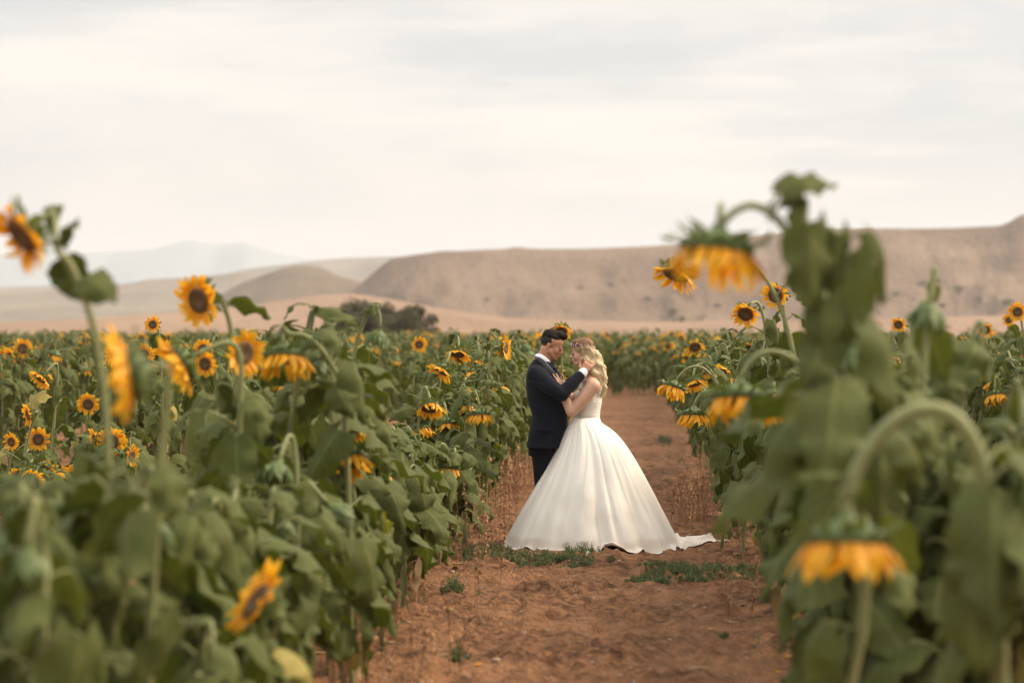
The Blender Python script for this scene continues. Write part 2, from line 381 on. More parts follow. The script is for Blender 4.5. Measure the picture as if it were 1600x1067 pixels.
M['lip'] = plain('lip_skin', (.50, .17, .13)); M['lip2'] = plain('rose_lipstick', (.55, .12, .12)); M['lash'] = plain('dark_lash', (.012, .008, .006)); M['lid'] = plain('eyeshadow', (.22, .10, .07))
M['pink'] = plain('pink_blossom', (.75, .38, .42)); M['plum'] = plain('plum_blossom', (.16, .02, .05)); M['cream'] = plain('cream_blossom', (.85, .78, .70)); M['twig'] = plain('wreath_leaf', (.08, .12, .05))
M['pearl'] = plain('pearl', (.85, .8, .74), .2)

def remesh(name, parts, voxel, smooth, mat, parent, post=None, iters=6):
    g = Geo()
    for p_ in parts: g.add(p_[0], p_[1])
    o = ob(name, g.mesh(name, mat), parent)
    a = o.modifiers.new('r', 'REMESH'); a.mode = 'VOXEL'; a.voxel_size = voxel
    b = o.modifiers.new('s', 'SMOOTH'); b.factor = smooth; b.iterations = iters
    dg = bpy.context.evaluated_depsgraph_get(); me = bpy.data.meshes.new_from_object(o.evaluated_get(dg)); old = o.data
    o.modifiers.clear(); o.data = me; bpy.data.meshes.remove(old); me.name = name
    if not me.materials: me.materials.append(mat)
    me.polygons.foreach_set('use_smooth', [True] * len(me.polygons))
    if post:
        n = len(me.vertices); co = np.zeros(n * 3); no = np.zeros(n * 3); me.vertices.foreach_get('co', co); me.vertex_normals.foreach_get('vector', no)
        co = post(co.reshape(-1, 3), no.reshape(-1, 3)); me.vertices.foreach_set('co', co.ravel()); me.update()
    return o
def capsule(P, r, k=14):
    """chain of tapered capsules through P: closed tube plus balls at the joints"""
    P = [np.array(list(p), float) for p in P]; o = []
    for i in range(len(P) - 1):
        v, f, _ = tube([P[i] + (P[i + 1] - P[i]) * t for t in (0, .33, .66, 1)], np.linspace(r[i], r[i + 1], 4), k); o.append((v, f))
    for p, q in zip(P, r): o.append(ball(p, q))
    return o
def loft(rings, k=40, power=2.3):
    V = []; a = np.linspace(0, 2 * np.pi, k, endpoint=False)
    rs = [list(rings[0])] + [list(r_) for r_ in rings] + [list(rings[-1])]
    rs[0][3] *= .01; rs[0][4] *= .01; rs[-1][3] *= .01; rs[-1][4] *= .01
    for cx, cy, cz, rx, ry in rs:
        c, s_ = np.cos(a), np.sin(a); V.append(np.stack([cx + rx * np.sign(c) * np.abs(c) ** (2 / power), cy + ry * np.sign(s_) * np.abs(s_) ** (2 / power), np.full(k, cz)], -1))
    V = np.array(V); return V.reshape(-1, 3), grid_faces(len(rs), k, True)[:, ::-1]
PY = 19.35
def W(px, py, dy=0.0): return np.array(at(px, py, PY + dy)[:])
def hand(wrist, palm_dir, normal, thumb_dir, curl, sc=1.0, spread=.10, palm_w=.040):
    """palm, four unequal bent fingers and a thumb leaving the side of the palm; normal = palm side"""
    d = np.array(palm_dir, float); d /= np.linalg.norm(d); n = np.array(normal, float); n -= d * n.dot(d); n /= np.linalg.norm(n)
    s_ = np.cross(d, n); s_ /= np.linalg.norm(s_)
    if s_.dot(thumb_dir) < 0: s_ = -s_
    parts = []; wv = np.array(wrist, float)
    for q in (-1, -.33, .33, 1):
        parts += capsule([wv + s_ * q * .016 * sc, wv + d * .085 * sc + s_ * q * palm_w * .78 * sc], [.015 * sc, .0125 * sc], 10)
    for q, ln in ((1, .072), (.34, .080), (-.34, .074), (-1, .058)):
        p = wv + d * .083 * sc + s_ * q * palm_w * .82 * sc; dd = d + s_ * q * spread; pts = [p]; c = curl
        for k, fr in enumerate((.42, .33, .25)):
            dd = dd / np.linalg.norm(dd); ax = np.cos(c * (k + .4)); v = dd * ax + n * np.sin(c * (k + .4)); pts.append(pts[-1] + v * ln * fr * sc)
        parts += capsule(pts, [.0095 * sc, .0088 * sc, .0080 * sc, .0068 * sc], 10)
    b = wv + d * .025 * sc + s_ * .024 * sc; t1 = b + (d * .55 + s_ * .75 + n * .25) * .042 * sc; t2 = t1 + (d * .85 + s_ * .35 + n * .25) * .03 * sc
    parts += capsule([b, t1, t2], [.0135 * sc, .0108 * sc, .0085 * sc], 10)
    return parts
def head_frame(C, sgn, pitch, sc, yaw=0):
    """local x = forward, y = the person's left, z = up; sgn=+1 faces +X"""
    m_ = Matrix.Translation(Vector(C)) @ Matrix.Rotation(yaw if sgn > 0 else math.pi + yaw, 4, 'Z') @ Matrix.Rotation(pitch, 4, 'Y') @ Matrix.Scale(sc, 4)
    m_ = np.array(m_); f = lambda p: m_[:3, :3] @ np.array(p, float) + m_[:3, 3]
    return f, m_
def head_parts(m_, male):
    P = []; A_ = m_[:3, :3]; T_ = m_[:3, 3]
    def E(c, r, rot=None):
        v, f = ball(c, r, rot, 14, 18); P.append((v @ A_.T + T_, f))
    def C(pts, r):
        for v, f in capsule(pts, r): P.append((v @ A_.T + T_, f))
    E((-.012, 0, .048), (.098, .077, .084)); E((.030, 0, .0), (.060, .062, .095)); E((.042, 0, .055), (.046, .060, .050))
    jw = 1.08 if male else .95
    E((.030, 0, -.066), (.052 * jw, .050 * jw, .036 * jw)); E((.066, 0, -.094), (.021 * jw, .022 * jw, .019)); C([(-.008, .046 * jw, -.045), (.056, .018, -.088)], [.026 * jw, .020]); C([(-.008, -.046 * jw, -.045), (.056, -.018, -.088)], [.026 * jw, .020])
    for s_ in (1, -1):
        E((.046, s_ * .033, -.022), (.036, .031, .042)); E((.080, s_ * .026, .020), (.014 if male else .010, .026, .008))
        E((.0785, s_ * .031, .004), (.0135, .0165, .011)); E((-.030, s_ * .077, -.006), (.017, .008, .030)); E((-.034, s_ * .082, .008), (.014, .006, .016)); E((-.024, s_ * .078, -.028), (.008, .006, .010))
        E((.098, s_ * .012, -.026), (.011, .008, .009))
    C([(.086, 0, .018), (.102, 0, -.006), (.114 if male else .111, 0, -.022)], [.0085, .0095, .0105])
    E((.088, 0, -.043), (.012, .020, .010)); E((.0925, 0, -.051), (.012, .020, .0055)); E((.0905, 0, -.061), (.012, .018, .0065)); E((.078, 0, -.078), (.012, .02, .012))
    return P

# ================= groom
gr = thing('person', (W(846, 700)[0], PY + .10, float(ground_h(-.72, PY + .1))), 'man in a navy tuxedo and bow tie cupping the face of the bride, facing right', 'person'); GR = gr.location.copy()
def loc(parts, root):
    o = np.array(root[:]); return [(v - o, f) for v, f in parts]
hf, hm_ = head_frame(W(862.0, 541.6, .02), 1, R(19), .90)
body = head_parts(hm_, True)
body += capsule([hf((-.028, 0, -.045)), W(851, 566, .03), W(846, 580, .04)], [.058, .058, .07])
body += [loft([(*W(846, 577, .04), .05, .06), (*W(847, 590, .04), .09, .16), (*W(850, 610, .04), .11, .165), (*W(855, 640, .05), .10, .15), (*W(854, 670, .06), .10, .15), (*W(852, 700, .07), .10, .15)])]
shR, elR, wrR = W(842, 590, -.135), W(877.5, 615.5, -.235), W(909.5, 583.5, -.150)
shL, elL, wrL = W(844, 590, .21), W(888, 632, .24), W(904, 638, .20)
body += capsule([shR, elR, wrR], [.042, .038, .029]) + capsule([shL, elL, wrL], [.055, .042, .029])
body += hand(wrR, W(925, 562, -.115) - wrR, (.25, 1, .1), (-.7, 0, .7), .42, 1.0)
body += hand(wrL, (1, -.15, .1), (0, -1, 0), (0, 0, 1), .5, .95)
gy = GR.z; ank = {}
for s_, x_, dy in ((1, 842, .02), (-1, 846, .22)):
    hip = W(848, 705, dy); an = np.array([W(x_, 800, dy)[0], PY + dy, gy + .09]); ank[s_] = an
    body += capsule([hip, (hip + an) / 2 + np.array([.02, 0, .02]), an], [.085, .058, .040])
    body += capsule([an, an + np.array([.13, 0, -.06])], [.036, .028])
remesh('body', loc(body, GR), .0042, .5, M['skin_m'], gr, iters=7)
# jacket
jr = [(560, 837, 858, .075), (566, 830, 865, .14), (574, 825.5, 870, .178), (585, 822.5, 875, .196), (600, 821.5, 878, .202), (618, 823, 881, .198), (636, 828, 884, .188), (648, 831, 886, .182), (664, 829, 886, .188), (682, 825, 883, .198), (699, 823, 880, .206)]
rings = []
for py, a_, b_, hw in jr:
    p, q = W(a_, py, .05), W(b_, py, .05); rings.append(((p[0] + q[0]) / 2, p[1], p[2], (q[0] - p[0]) / 2, hw))
jk = [loft(rings, 48, 2.4)]
jk += capsule([W(839, 585, -.125), (W(840, 590, -.155) + elR) / 2 + np.array([0, -.012, 0]), elR, (elR + wrR) / 2, wrR + (elR - wrR) * .10], [.078, .068, .058, .052, .043])
jk += capsule([W(843, 585, .20), elL, wrL + (elL - wrL) * .1], [.078, .058, .043])
def wrinkle(co, no):
    w_ = co + np.array(GR[:]); s_ = fbm(w_[:, 0] * 9 + w_[:, 2] * 5, w_[:, 1] * 7, w_[:, 2] * 16, 3)
    return co + no * (s_ * .012)[:, None]
jk_o = remesh('tuxedo_jacket', loc(jk, GR), .0055, .5, M['navy'], gr, wrinkle, 8)
# trousers, shoes
tr = []
for s_, dy in ((1, .02), (-1, .22)):
    hip = W(850, 690, dy); an = ank[s_]
    tr += capsule([hip, (hip + an) / 2 + np.array([.025, 0, .02]), an + np.array([0, 0, .02])], [.108, .083, .066])
tr += [loft([(*W(852, 672, .08), .12, .17), (*W(851, 690, .09), .125, .18), (*W(850, 712, .10), .125, .18)])]
remesh('trousers', loc(tr, GR), .007, .5, M['black'], gr, lambda c, n: c + n * (fbm(c[:, 0] * 8, c[:, 1] * 8, c[:, 2] * 9, 2) * .01)[:, None])
for s_ in (1, -1):
    a_ = ank[s_]; pts = [a_ + np.array([-.05, 0, -.055]), a_ + np.array([.06, 0, -.05]), a_ + np.array([.17, 0, -.062])]
    remesh('shoe', loc(capsule(pts, [.040, .045, .032]) + capsule([a_, a_ + np.array([.03, 0, -.04])], [.042, .045]), GR), .006, .5, M['shoe'], gr, lambda c, n: np.column_stack([c[:, 0], c[:, 1], np.maximum(c[:, 2], 0.002)]))
def strip3(name, pts, widths, nrm, mat, parent, root, thick=.006, k=8):
    """a thin soft band following pts"""
    P = catmull(pts, 24); w_ = np.interp(np.linspace(0, 1, 24), np.linspace(0, 1, len(widths)), widths); T = np.gradient(P, axis=0); T /= np.linalg.norm(T, axis=1)[:, None]
    nrm = np.array(nrm, float); B = np.cross(T, nrm); B /= np.linalg.norm(B, axis=1)[:, None]; Nn = np.cross(B, T)
    a = np.linspace(0, 2 * np.pi, k, endpoint=False)
    V = P[:, None] + w_[:, None, None] * np.cos(a)[None, :, None] * B[:, None] + thick * np.sin(a)[None, :, None] * Nn[:, None]
    V = np.concatenate([P[:1, None] + 0 * V[:1], V, P[-1:, None] + 0 * V[:1]]); g = Geo(); g.add(V - np.array(root[:]), grid_faces(26, k, True)); return ob(name, g.mesh(name, mat), parent)
# shirt collar, front, lapels, bow tie, cuff
strip3('shirt_collar', [W(840.5, 553.5, .04), W(842, 556, -.045), W(850, 562, -.062), W(858, 569.5, -.045), W(863, 573.5, -.005)], [.024, .026, .026, .024, .018], (0, -1, .3), M['shirt'], gr, GR, .006)
strip3('shirt_collar', [W(840.5, 553.5, .04), W(843, 556, .11), W(852, 563, .12), W(863, 573.5, .03)], [.024, .026, .024, .018], (0, 1, .3), M['shirt'], gr, GR, .006)
remesh('shirt_front', loc([loft([(*W(858, 570, .03), .035, .06), (*W(863.5, 582, .03), .042, .085), (*W(867, 600, .04), .058, .09), (*W(872, 625, .05), .06, .08)])], GR), .006, .5, M['shirt'], gr)
strip3('lapel', [W(836.5, 556, .04), W(839, 559, -.062), W(848, 566, -.10), W(858, 578, -.118), W(868, 592, -.110), W(878, 610, -.075), W(884, 640, -.02)], [.015, .018, .022, .027, .027, .019, .006], (.25, -1, .3), M['satin_black'], gr, GR, .008)
strip3('lapel', [W(836.5, 556, .04), W(840, 559, .13), W(850, 567, .17), W(862, 580, .18), W(873, 595, .17), W(884, 640, .06)], [.020, .024, .030, .034, .03, .006], (.25, 1, .3), M['satin_black'], gr, GR, .008)
bt = W(864.5, 575, -.005); q = []
for s_ in (1, -1): q += capsule([bt, bt + np.array([.008, s_ * .045, .0])], [.009, .022])
remesh('bow_tie', loc(q + [ball(bt + np.array([.006, 0, 0]), (.012, .012, .013))], GR), .003, .5, M['satin_black'], gr, iters=2)
cu = capsule([wrR + (elR - wrR) * .16, wrR + (elR - wrR) * -.06], [.0385, .0365]); remesh('shirt_cuff', loc(cu, GR), .004, .5, M['shirt'], gr, iters=2)
strip3('jacket_pocket', [W(838, 672, -.152), W(848, 671, -.165), W(860, 671, -.155)], [.010, .011, .010], (0, -1, .1), M['navy'], gr, GR, .007)
g = Geo()
def hp(fn, c, r, rot=None):
    v, f = ball(c, r, rot, 12, 16); return (v @ hm_[:3, :3].T + hm_[:3, 3], f)
hr = [hp(0, (-.022, 0, .095), (.092, .070, .056)), hp(0, (.035, 0, .120), (.058, .058, .038)), hp(0, (.078, 0, .122), (.030, .046, .034)), hp(0, (-.072, 0, .070), (.046, .064, .062)), hp(0, (-.02, 0, .085), (.094, .080, .046))]
hair_post = lambda c, n: c + n * (fbm(c[:, 0] * 70, c[:, 1] * 90, c[:, 2] * 40, 3) * .009)[:, None]
remesh('hair', loc(hr, GR), .004, .5, M['hair_m'], gr, hair_post, 3)
remesh('hair_fade', loc([hp(0, (-.034, 0, .045), (.086, .0800, .074))], GR), .004, .5, M['fade'], gr, None, 3)
def face_bits(hf_, root, parent, male):
    for s_ in (1, -1):
        th = .0055 if male else .003
        pb = [hf_((.091, s_ * .010, .023)), hf_((.089, s_ * .030, .030)), hf_((.062, s_ * .055, .023))]
        v, f, a_ = tube(bez(pb, 8) - np.array(root[:]), [th * .8, th, th, th, th, th * .8, th * .6, th * .3], 6); gg = Geo(); gg.add(v, f); ob('eyebrow', gg.mesh('eyebrow', M['lash'] if male else M['lid']), parent)
        pl = [hf_((.0925, s_ * .020, .001)), hf_((.0945, s_ * .034, -.006)), hf_((.072, s_ * .053, .002))]  # lash line, drawn out sideways so its dark colour also paints eye-socket shade
        v, f, a_ = tube(bez(pl, 8) - np.array(root[:]), .0034 if male else .0036, 6); gg = Geo(); gg.add(v, f)
        if not male:
            v2, f2 = ball(np.array(hf_((.0845, s_ * .032, .007))) - np.array(root[:]), (.0065, .011, .0055)); gg.add(v2, f2, None, 1)
        ob('closed_eye', gg.mesh('closed_eye', [M['lash'], M['lid']]), parent)
    gg = Geo()
    for z, r_ in ((-.052, .003), (-.060, .0038)):
        pts = np.array([hf_((.090, -.018, z)), hf_((.098, -.008, z + .001)), hf_((.098, .008, z + .001)), hf_((.090, .018, z))]) - np.array(root[:])
        v, f, _ = tube(catmull(pts, 10), np.array([.4, .7, .9, 1, 1, 1, 1, .9, .7, .4]) * r_, 6); gg.add(v, f)
    ob('lips', gg.mesh('lips', M['lip'] if male else M['lip2']), parent)
face_bits(hf, GR, gr, True)

# ================= bride
BY = PY + .02
br = thing('person', (W(915, 700)[0], PY + .03, float(ground_h(-.36, PY))), 'blonde bride in an ivory ball gown and flower crown, eyes closed, facing left', 'person'); BR = br.location.copy()
bf, bm2 = head_frame(W(909.5, 552.0, 0), -1, R(6), .87)
body = head_parts(bm2, False)
body += capsule([bf((-.025, 0, -.045)), W(915, 580, .02), W(918, 592, .02)], [.046, .045, .058])
body += [loft([(*W(918, 586, .02), .045, .06), (*W(920, 593, .02), .07, .14), (*W(921, 605, .02), .082, .155), (*W(919, 625, .02), .10, .145), (*W(917, 650, .02), .095, .12), (*W(917, 680, .02), .12, .15), (*W(917, 700, .03), .13, .16)])]
bs, be, bw = W(927, 603, -.150), W(893, 643, -.185), W(877.5, 611, -.150)
body += capsule([W(924, 598, -.10), bs, (bs + be) / 2 + np.array([0, 0, -.006]), be, (be + bw) / 2, bw], [.055, .058, .054, .045, .038, .025])
body += hand(bw, W(861, 581, -.150) - bw, (-.5, .85, 0), (.9, 0, .5), .16, .93)
bs2, be2, bw2 = W(927, 603, .19), W(892, 628, .25), W(880, 600, .22)
body += capsule([bs2, be2, bw2], [.056, .045, .026]) + hand(bw2, (-.75, -.1, .6), (-.3, -1, 0), (.5, 0, 1), .3, .9)
for dy in (-.06, .12):
    hp_ = W(917, 700, dy); an = np.array([hp_[0] - .03, PY + dy, BR.z + .08]); body += capsule([hp_, (hp_ + an) / 2, an, an + np.array([-.12, 0, -.05])], [.09, .06, .038, .028])
remesh('body', loc(body, BR), .0042, .5, M['skin_f'], br, iters=7)
bo = []
for py, a_, b_, hw in ((597, 911, 933, .128), (606, 904, 938, .150), (616, 899, 940.5, .162), (628, 897.5, 940.5, .158), (641, 897.5, 938, .140), (655, 897.5, 937, .130), (662, 896, 939, .136)):
    p, q = W(a_, py, .02), W(b_, py, .02); bo.append(((p[0] + q[0]) / 2, p[1], p[2], (q[0] - p[0]) / 2, hw))
remesh('bodice', loc([loft(bo, 48, 2.1)], BR), .005, .5, M['lace'], br, None, 3)
for s_ in (1, -1):
    y_ = .02 + s_ * .135
    strip3('shoulder_strap', [W(935, 618, y_ - s_ * .02), W(937, 605, y_ - s_ * .01), W(934, 595.5, y_ - s_ * .02), W(925, 590.5, y_ - s_ * .035), W(914, 597, y_ - s_ * .03), W(905, 609, y_)], [.012, .020, .026, .028, .024, .018], (0, s_, .9), M['lace'], br, BR, .009)
# skirt with train
pro = [(652, 896, 937), (657, 893, 938), (662, 889, 941), (668, 885.5, 952), (677, 881, 963), (690, 875, 974), (700, 870.5, 981), (716, 862.5, 991), (735, 852, 1002), (756, 839.5, 1013), (775, 829, 1023), (795, 817.5, 1033), (815, 807, 1043), (834, 797.5, 1052), (846, 792, 1060), (853.5, 789, 1066)]
nz, na = 74, 480; th = np.linspace(0, 2 * np.pi, na, endpoint=False); prof = np.array(pro, float); _py = np.linspace(640, 866, 453); _k = np.hanning(25); _k /= _k.sum(); _sm = lambda c: np.convolve(np.pad(np.interp(_py, prof[:, 0], prof[:, c]), 12, 'edge'), _k, 'valid'); prof = np.stack([_py, _sm(1), _sm(2)], 1)
rngs = np.random.RandomState(4); pos = np.sort((np.arange(15) + rngs.uniform(-.3, .3, 15)) / 15 * 2 * np.pi); amp = rngs.uniform(.45, 1.15, 15); wdt = rngs.uniform(.12, .24, 15); sk = rngs.uniform(-.25, .25, 15)
V = np.zeros((nz + 10, na, 3)); y0 = PY + .06
def gz(x, y): return ground_h(x, y)
for i in range(nz):
    s_ = i / (nz - 1); py = 652 + (853.5 - 652) * s_ ** .93
    xl, xr = np.interp(py, prof[:, 0], prof[:, 1]), np.interp(py, prof[:, 0], prof[:, 2]); p, q = W(xl, py), W(xr, py); cx, rx = (p[0] + q[0]) / 2, (q[0] - p[0]) / 2; cz = p[2]
    ry = .125 + (.70 - .125) * max(s_, 1e-4) ** .64
    f = np.zeros(na)
    for pp, aa, ww, kk in zip(pos, amp, wdt, sk):
        dd = (th - pp - kk * (s_ - .5) + np.pi) % (2 * np.pi) - np.pi
        f += aa * np.exp(-(dd / (ww * (.6 + .65 * s_))) ** 2) - .55 * aa * np.exp(-((dd - ww * 1.25) / (ww * .35)) ** 2)
    pl = .5 * np.cos(34 * th + 1.2 * np.sin(3 * th)) * np.exp(-s_ * 7)
    A_ = .014 + .085 * s_ ** .6
    wob = fbm(np.cos(th) * 2.2 + 5, np.sin(th) * 2.2 + 5, s_ * 2.3, 3)
    cr = np.zeros(na)
    for c0, dr, wd_, dp in ((3.45, .15, .03, .6), (3.85, -.05, .028, .8), (4.25, .1, .035, .7), (4.55, -.12, .03, .6), (4.95, .18, .026, 1.1), (5.2, .22, .03, 1.2), (5.5, .2, .035, 1.0), (5.8, .12, .04, .9), (6.05, .08, .04, .8), (2.8, 0, .05, .8), (2.2, 0, .05, .8), (1.5, 0, .05, .8), (.8, 0, .05, .8), (.3, 0, .05, .8)):
        dd = (th - c0 - dr * (s_ - .3) + np.pi) % (2 * np.pi) - np.pi; cr -= dp * np.exp(-(dd / (wd_ * (.7 + 1.1 * s_))) ** 2); cr += .35 * dp * np.exp(-((dd + wd_ * 3.2) / (wd_ * 2.4)) ** 2)
    mul = f * A_ + cr * (.036 * (.35 + s_) * (1.1 - .35 * s_)) + pl * .012 + wob * .20 * s_
    xx = cx + rx * (1 + mul * .30) * np.cos(th); yy = y0 - .06 * (1 - s_) + (rx * 0 + ry) * (1 + mul) * np.sin(th)
    zz = np.full(na, cz)
    if s_ > .9:
        t = (s_ - .9) / .1; zz = zz * (1 - t) + t * (gz(xx, yy) + .012 + np.maximum(0, .010 * np.sin(th * 5 + 1) + .045 * np.exp(-((th - 4.95) / .10) ** 2)))
    V[i] = np.stack([xx, yy, zz], -1)
last = V[nz - 1]
for j in range(10):
    t = (j + 1) / 10
    dth = (th - .22 + np.pi) % (2 * np.pi) - np.pi; tr_ = np.exp(-(dth / .33) ** 4)
    ex_ = t * (.01 + .345 * tr_ * (1 - .12 * np.sin(th * 23)))
    cxx = last[:, 0] + ex_ * (np.cos(th) * (1 - tr_) + tr_ * 1.0); cyy = last[:, 1] + ex_ * np.sin(th) * .6 * (1 - tr_) + tr_ * t * (.02 - (last[:, 1] - y0 - .1) * .75)
    zz = gz(cxx, cyy) + .012 + tr_ * (.028 * np.abs(np.sin(t * 5 + th * 14)) + .02 * np.sin(th * 31 + t * 3) ** 2 + .03 * (1 - t)) * (1 - .75 * t)
    V[nz + j] = np.stack([cxx, cyy, np.where(tr_ > .02, zz, last[:, 2] - .006 * t)], -1)
g = Geo(); g.add(V - np.array(BR[:]), grid_faces(nz + 10, na, True)[:, ::-1]); sk_o = ob('ball_gown_skirt', g.mesh('ball_gown_skirt', M['satin']), br)
so_ = sk_o.modifiers.new('thickness', 'SOLIDIFY'); so_.thickness = .004; so_.offset = -1
# hair: volume plus strands
def hp2(c, r, rot=None):
    v, f = ball(c, r, rot, 12, 16); return (v @ bm2[:3, :3].T + bm2[:3, 3], f)
hv = [hp2((-.022, 0, .070), (.098, .084, .074)), hp2((.020, 0, .108), (.062, .062, .032)), hp2((-.075, 0, .01), (.052, .078, .085)),
      hp2((.018, .066, .060), (.042, .019, .044)), hp2((.018, -.066, .060), (.042, .019, .044)), hp2((-.014, .074, .008), (.028, .018, .050)), hp2((-.014, -.074, .008), (.028, .018, .050))]
for dy in (-.045, .0, .045): hv += capsule([W(929, 556, dy), W(935, 575, dy * 1.2), W(939, 592, dy * 1.4), W(941, 606, dy * 1.3), W(940, 617, dy)], [.05, .052, .046, .036, .018])
hv += capsule([W(917, 560, -.068), W(925, 572, -.088), W(932, 588, -.10), W(936, 602, -.095)], [.030, .034, .030, .012])
def wav(c, n):
    w_ = c + np.array(BR[:]); low = np.clip((1.62 - w_[:, 2]) * 6, 0, 1)
    return c + n * (fbm(c[:, 0] * 55, c[:, 1] * 60, c[:, 2] * 14, 3) * .018 + low * .008 * np.sin(w_[:, 2] * 75 + w_[:, 1] * 25 + w_[:, 0] * 20))[:, None]
ho_ = remesh('hair', loc(hv, BR), .0045, .5, M['blonde'], br, wav, 4)
g = Geo(); rs2 = np.random.RandomState(9)
for i in range(420):
    y_ = rs2.uniform(-.085, .085); top_ = bf((rs2.uniform(-.06, .055), y_ * .9, .150 - abs(y_) * .72)); sd_ = 1 if y_ > 0 else -1
    mid = bf((rs2.uniform(-.095, -.02), sd_ * rs2.uniform(.080, .096), .02)); e_x = rs2.uniform(931, 946.5); e_y = rs2.uniform(590, 620) + (3 if e_x > 938 else -6)
    e0_ = W(e_x - 4, 575, y_ * 1.15); e1_ = W(e_x, e_y, y_ * 1.25)
    P = catmull([top_, mid, e0_, e1_], 26); t = np.linspace(0, 1, 26); ph = rs2.uniform(0, 6.28); am = rs2.uniform(.004, .012)
    P[:, 0] += am * np.sin(t * 24 + ph) * np.clip(t * 2 - .6, 0, 1); P[:, 1] += am * np.cos(t * 24 + ph) * np.clip(t * 2 - .6, 0, 1)
    v, f, _ = tube(P - np.array(BR[:]), np.interp(t, [0, .2, .8, 1], [.001, .0032, .003, .0006]), 4); A_s = np.zeros_like(v); A_s[:, 2] = rs2.uniform(0, 1); g.add(v, f, A_s)
ob('hair_strands', g.mesh('hair_strands', M['blonde']), ho_)
face_bits(bf, BR, br, False)
# flower crown
g = Geo(); cm = [M['pink'], M['plum'], M['cream'], M['twig']]; ring = []
for i in range(60):
    a_ = 2 * np.pi * i / 60; ring.append(bf((-.010 + .100 * math.cos(a_), .090 * math.sin(a_), .072 + .012 * math.cos(a_)))) 
v, f, _ = tube(np.array(ring + ring[:1]) - np.array(BR[:]), .003, 5, caps=False); g.add(v, f, None, 3)
for i in range(72):
    a_ = 2 * np.pi * i / 72 + rs2.uniform(-.03, .03); p = bf((-.010 + .104 * math.cos(a_), .094 * math.sin(a_), .072 + .012 * math.cos(a_) + rs2.uniform(-.009, .011))) - np.array(BR[:])
    r_ = rs2.uniform(.0045, .0085) * (1.35 if math.cos(a_) > .2 else .85); mt = rs2.choice([0, 1, 2, 3], p=[.28, .34, .24, .14])
    for q in range(5):
        b_ = 2 * np.pi * q / 5; dv = np.array([math.cos(b_) * .4, math.cos(b_ + 1) * .6, math.sin(b_)]) * r_ * .8; v, f = ball(p + dv, (r_ * .62,) * 3, None, 5, 7); g.add(v, f, None, mt)
    v, f = ball(p, r_ * .55, None, 5, 7); g.add(v, f, None, 2 if mt != 2 else 0)
ob('flower_crown', g.mesh('flower_crown', cm), br)
v, f = ball(bf((-.004, .088, -.045)) - np.array(BR[:]), .006); g = Geo(); g.add(v, f); ob('earring', g.mesh('earring', M['pearl']), br)
# ------------------------------------------------------------------ sunflowers: leaves, heads, plants
def leaf_geo(rng, Ln=.26, W=.23, pet=.14, a=(40, -10, -50, -95), fold=.7, nu=10, nv=7, lod=False, wave=.026, pr=.0068):
    g = Geo()
    npet = 3 if lod else 6
    a0, a1, a2, a3 = [R(q) for q in a]
    P = [np.array([0., 0, 0])]; sway = rng.uniform(-.5, .5)
    for i in range(npet):
        t = (i + .5) / npet; an = a0 + (a1 - a0) * t * t
        P.append(P[-1] + pet / npet * np.array([math.cos(an), sway * .3 * t, math.sin(an)]))
    PP = np.array(P)
    if not lod or pet > .08:
        tv, tf, ta = tube(PP, np.linspace(pr, pr * .7, len(PP)), 3 if lod else 6, caps=False); ta[:, 0] = 0.5; g.add(tv, tf, ta, 1)
    # blade spine
    sp = [PP[-1]]; ang = []
    tw = rng.uniform(-.25, .25)
    for i in range(nu):
        t = i / (nu - 1); an = a2 + (a3 - a2) * min(1, t * 1.3) ** .8 + .12 * math.sin(5 * t + sway * 6); ang.append(an)
        if i: sp.append(sp[-1] + Ln / (nu - 1) * np.array([math.cos(an), .12 * sway * t, math.sin(an)]))
    sp = np.array(sp); ang = np.array(ang); u = np.linspace(0, 1, nu); v = np.linspace(-1, 1, nv)
    T = np.stack([np.cos(ang), 0 * ang, np.sin(ang)], -1); Nn = np.stack([-np.sin(ang), 0 * ang, np.cos(ang)], -1); B = np.array([0., 1, 0])
    w = W * .5 * ((u + .06) ** .5) * (1.0 - u) ** .80 / .53; w[-1] = .0015
    w = w * (1 + .06 * np.sin(u * 31 + rng.uniform(0, 6)))
    ph = fold * (.55 + .6 * u) + rng.uniform(-.1, .1)
    asym = rng.uniform(-.25, .25)
    V = np.zeros((nu, nv, 3)); A = np.zeros((nu, nv, 3))
    fr = rng.uniform(2.2, 3.6); p1, p2 = rng.uniform(0, 6, 2)
    for j, vv in enumerate(v):
        av = abs(vv); phj = ph * (1 + asym * np.sign(vv))
        lat = w * av; curl = phj * (.55 + .45 * av)
        off = np.sign(vv) * (lat * np.cos(curl))[:, None] * B - (lat * np.sin(curl))[:, None] * Nn
        wav = wave * av ** 1.5 * np.sin(fr * 2 * np.pi * u * .8 + (p1 if vv > 0 else p2)) * np.sqrt(np.clip(u * 1.5, 0, 1))
        puck = -.008 * np.cos((u - av * .38) * 7.5 * 2 * np.pi) * (1 - av) * (av > .05)
        back = -(.20 * Ln * av ** 1.6 * np.exp(-u * 7))
        V[:, j] = sp + off + Nn * (wav + puck)[:, None] + T * back[:, None] + (np.sin(tw * u) * w * vv)[:, None] * Nn
        A[:, j, 0] = u; A[:, j, 1] = vv
    A[..., 2] = rng.uniform(0, 1)
    g.add(V, grid_faces(nu, nv), A, 0)
    return g

